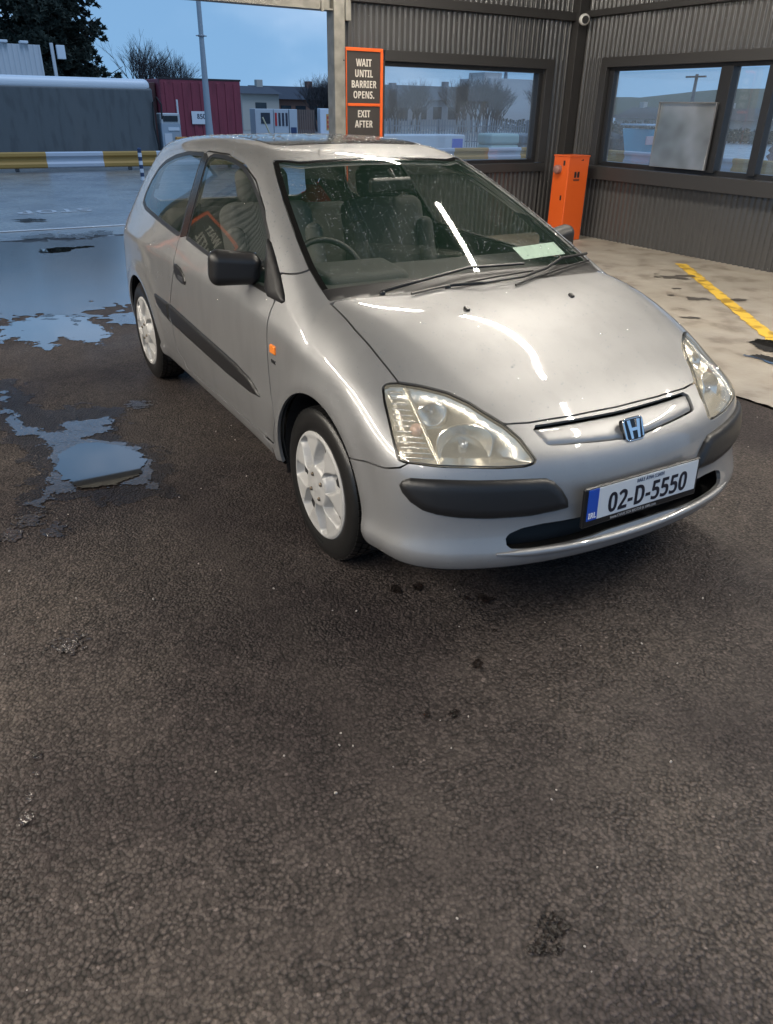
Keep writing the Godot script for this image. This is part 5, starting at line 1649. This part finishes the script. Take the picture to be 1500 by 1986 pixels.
func wipers() -> void:
	var m := mat(Color(.010, .010, .011), .35)
	for w: Array in [[[742, 577], [800, 556], [905, 527], [1012, 519], 3], [[868, 565], [938, 558], [1012, 546], [1055, 528], [1085, 508], [1133, 499], 3]]:
		var sh := Shape.new()
		var pts := []
		for k in w.size() - 1:
			var c := onto_car(w[k][0], w[k][1] - (8.0 if k == 0 else 0.0)); c += slope(c).normalized() * (.008 if k == 0 else .020)
			pts.append(Vector3(-c.x, c.y, c.z))
		var fine := []
		for k in pts.size() - 1:
			for q in 5: fine.append((pts[k] as Vector3).lerp(pts[k + 1], q / 5.0))
		fine.append(pts[-1])
		sh.tube(fine, .0065, 6)
		sh.lathe(Transform3D(Basis(Vector3.RIGHT, -PI / 2), pts[0] - Vector3(0, .012, 0)), [Vector2(.001, .016), Vector2(.009, .014), Vector2(.012, .008), Vector2(.012, -.01)], 16)
		var node := put("wiper", sh, m, car)
		var blade := Shape.new()
		var bl := []
		var from: Vector2 = Vector2(798, 569) if w.size() == 5 else Vector2(1000, 552)
		var to: Vector2 = Vector2(1032, 523) if w.size() == 5 else Vector2(1140, 503)
		for k in 9:
			var q := from.lerp(to, k / 8.0)
			var c := onto_car(q.x, q.y + 5.0 - 10.0 * (k / 8.0) * (1.0 - k / 8.0)); c += slope(c).normalized() * .009
			bl.append(Vector3(-c.x, c.y, c.z))
		blade.tube(bl, .0048, 6)
		put("blade", blade, rubber, node)
	for q: Array in [[906, 602], [1108, 573]]:
		var c := Vector3(-.256 if q[0] < 1000 else .256, 0, .113)
		c.y = hood_top(.256, .113)
		var sh := Shape.new()
		sh.rbox(at(c + Vector3(0, .004, 0), Vector3(.35, 0, 0)), Vector3(.018, .012, .026), .005, 3)
		put("washer_jet", sh, m, car)

func build_inside() -> void:
	var trim := mat(Color(.035, .036, .036), .75)
	var lining := mat(Color(.30, .30, .28), .9)
	var cloth := mat(Color(.05, .052, .052), .9)
	var cloth2 := mat(Color(.14, .14, .13), .9)
	var hull := PackedInt32Array()
	for nm in ["body_shell", "door", "wing", "tailgate", "rear_bumper", "windscreen_rim", "door_window_seal", "quarter_window_seal", "cowl", "pillar_trim"]:
		hull.append_array(P[nm])
	var c := cut(hull, func(p: Vector3) -> float: return 1.16 - p.y, 0.0)
	put("headlining", panel(c[0], 0, -.022), lining, car)
	var c3 := cut(c[1], func(p: Vector3) -> float: return p.z + .16, 0.0)
	put("inner_trim", panel(c3[0], 0, -.03), trim, car)
	var fl := Shape.new()
	fl.box(at(Vector3(0, .26, -1.45)), Vector3(1.5, .03, 3.2))
	fl.box(at(Vector3(0, .55, -.14)), Vector3(1.3, .62, .02))
	put("floor_pan", fl, dark, car)
	var dash := Shape.new()
	dash.rbox(at(Vector3(0, .86, -.46), Vector3(.06, 0, 0)), Vector3(1.34, .20, .60), .08, 4)
	dash.rbox(at(Vector3(-.36, .955, -.56), Vector3(.1, 0, 0)), Vector3(.42, .09, .26), .045, 4)
	dash.rbox(at(Vector3(0, .66, -.74), Vector3(-.25, 0, 0)), Vector3(.32, .44, .16), .05, 3)
	put("dashboard", dash, mat(Color(.05, .052, .05), .7), car)
	var sw := Shape.new()
	var st := Transform3D(Basis.from_euler(Vector3(deg_to_rad(-28), 0, 0)), Vector3(-.37, .90, -.80))
	var ring := []
	for k in 41: ring.append(st * Vector3(cos(TAU * k / 40.0) * .185, sin(TAU * k / 40.0) * .185, 0))
	sw.tube(ring, .0145, 10, false)
	sw.rbox(st * at(Vector3(0, -.01, .01)), Vector3(.17, .12, .06), .028, 3)
	for a: float in [0.0, PI, -PI / 2]:
		sw.tube([st * Vector3(cos(a) * .07, sin(a) * .05, .01), st * Vector3(cos(a) * .182, sin(a) * .182, 0)], .014, 8)
	put("steering_wheel", sw, mat(Color(.015, .015, .015), .5), car)
	for s: int in [-1, 1]:
		var seat := Shape.new()
		seat.rbox(at(Vector3(.35 * s, .50, -1.14), Vector3(-.12, 0, 0)), Vector3(.50, .16, .54), .07, 4)
		seat.rbox(at(Vector3(.35 * s, .84, -1.50), Vector3(-.30, 0, 0)), Vector3(.50, .66, .16), .07, 4)
		for e: int in [-1, 1]:
			seat.rbox(at(Vector3(.35 * s + .215 * e, .80, -1.42), Vector3(-.30, 0, 0)), Vector3(.09, .52, .15), .045, 3)
			seat.tube([Vector3(.35 * s + .06 * e, 1.1, -1.58), Vector3(.35 * s + .06 * e, 1.22, -1.61)], .006, 6)
		var node := put("seat", seat, cloth if s > 0 else cloth2, car)
		var hr := Shape.new()
		hr.rbox(at(Vector3(.35 * s, 1.235, -1.61), Vector3(-.2, 0, 0)), Vector3(.28, .17, .11), .05, 4)
		put("headrest", hr, cloth if s > 0 else cloth2, node)
	var bench := Shape.new()
	bench.rbox(at(Vector3(0, .5, -2.2), Vector3(-.1, 0, 0)), Vector3(1.25, .16, .5), .06, 3)
	bench.rbox(at(Vector3(0, .78, -2.5), Vector3(-.3, 0, 0)), Vector3(1.25, .52, .14), .05, 3)
	bench.rbox(at(Vector3(0, .93, -2.8)), Vector3(1.15, .03, .5), .01, 2)
	put("rear_bench", bench, cloth, car)
	var rm := Shape.new()
	rm.rbox(at(Vector3(-.02, 1.285, -.86), Vector3(.1, .15, 0)), Vector3(.24, .065, .035), .015, 3)
	rm.tube([Vector3(0, 1.315, -.86), Vector3(0, 1.345, -.90)], .01, 6)
	put("rear_view_mirror", rm, mat(Color(.01, .01, .01), .4), car)
	# tax and test discs behind the glass, lower corner on the far side
	var q := [Vector2(995, 478), Vector2(1075, 467), Vector2(1098, 490), Vector2(1018, 501)]
	var disc := Shape.new()
	var pp := []
	for e: Vector2 in q:
		var d := ray(e.x, e.y); var t := march(d)
		var p := EYE + d * t
		pp.append(p - slope(p).normalized() * .006)
	var nn: Vector3 = (pp[1] - pp[0]).cross(pp[3] - pp[0]).normalized()
	disc.quad(pp[0], pp[1], pp[2], pp[3], nn if nn.y > 0 else -nn)
	put("windscreen_disc", disc, mat(Color(.45, .62, .50), .5), car)

# ---------------------------------------------------------------- rain drops on the car
func drops() -> void:
	var rng := RandomNumberGenerator.new(); rng.seed = 77
	var m := SphereMesh.new(); m.radius = 1.0; m.height = 2.0; m.radial_segments = 10; m.rings = 5
	var wat := mat(Color(.9, .95, 1.0, .12), .02)
	wat.transparency = BaseMaterial3D.TRANSPARENCY_ALPHA
	wat.refraction_enabled = true; wat.refraction_scale = .033
	var list: Array[Transform3D] = []
	for q: Array in [["bonnet", 600, .0015, .0036], ["windscreen", 2600, .0010, .0026], ["body_shell", 3000, .0018, .0050], ["wing", 260, .0009, .0022], ["door", 160, .0008, .0018], ["front_bumper", 320, .0009, .0022], ["sunroof", 1300, .003, .007], ["door_window", 500, .001, .002]]:
		var tris: PackedInt32Array = P[q[0]]
		var acc := PackedFloat32Array(); var sum := 0.0
		for t in range(0, tris.size(), 3):
			sum += (SV[tris[t + 1]] - SV[tris[t]]).cross(SV[tris[t + 2]] - SV[tris[t]]).length() * (clampf(SN[tris[t]].y + .15, .02, 1.0))
			acc.append(sum)
		for k in q[1]:
			var w := acc.bsearch(rng.randf() * sum)
			var a := SV[tris[w * 3]]; var b := SV[tris[w * 3 + 1]]; var c := SV[tris[w * 3 + 2]]
			var u := rng.randf(); var v := rng.randf()
			if u + v > 1.0: u = 1.0 - u; v = 1.0 - v
			var p := a + (b - a) * u + (c - a) * v
			var n := SN[tris[w * 3]]
			if rng.randf() < .5: p.x = -p.x; n.x = -n.x
			var r := lerpf(q[2], q[3], pow(rng.randf(), 2.5))
			var bs := Basis(n.cross(Vector3(.3, .1, 1)).normalized(), n, n.cross(n.cross(Vector3(.3, .1, 1))).normalized())
			list.append(Transform3D(bs * Basis.from_scale(Vector3(r, r * .55, r)), p + n * r * .1))
	# runs of small drops down the windscreen
	for k in 38:
		var u := rng.randf_range(560, 1080); var v := rng.randf_range(320, 430)
		var du := rng.randf_range(.35, .62); var len_ := rng.randi_range(6, 26)
		for e in len_:
			var pu := u + e * 5.0 * du + rng.randf_range(-.5, .5); var pv := v + e * 5.0
			var d := ray(pu, pv)
			var p := EYE + d * march(d)
			if p.z > -.25 or p.z < -1.0 or absf(p.x) > .62: continue
			var n := slope(p).normalized(); 
			var r := rng.randf_range(.0010, .0018)
			list.append(Transform3D(Basis(Vector3.RIGHT, n, Vector3.RIGHT.cross(n)) * Basis.from_scale(Vector3(r, r * .6, r)), p))
	var mm := MultiMesh.new()
	mm.transform_format = MultiMesh.TRANSFORM_3D
	mm.mesh = m; mm.instance_count = list.size()
	for k in list.size(): mm.set_instance_transform(k, list[k])
	var o := MultiMeshInstance3D.new()
	o.name = "raindrops"; o.multimesh = mm; o.material_override = wat
	car.add_child(o)
	tag(o, "", "", "", "stuff")
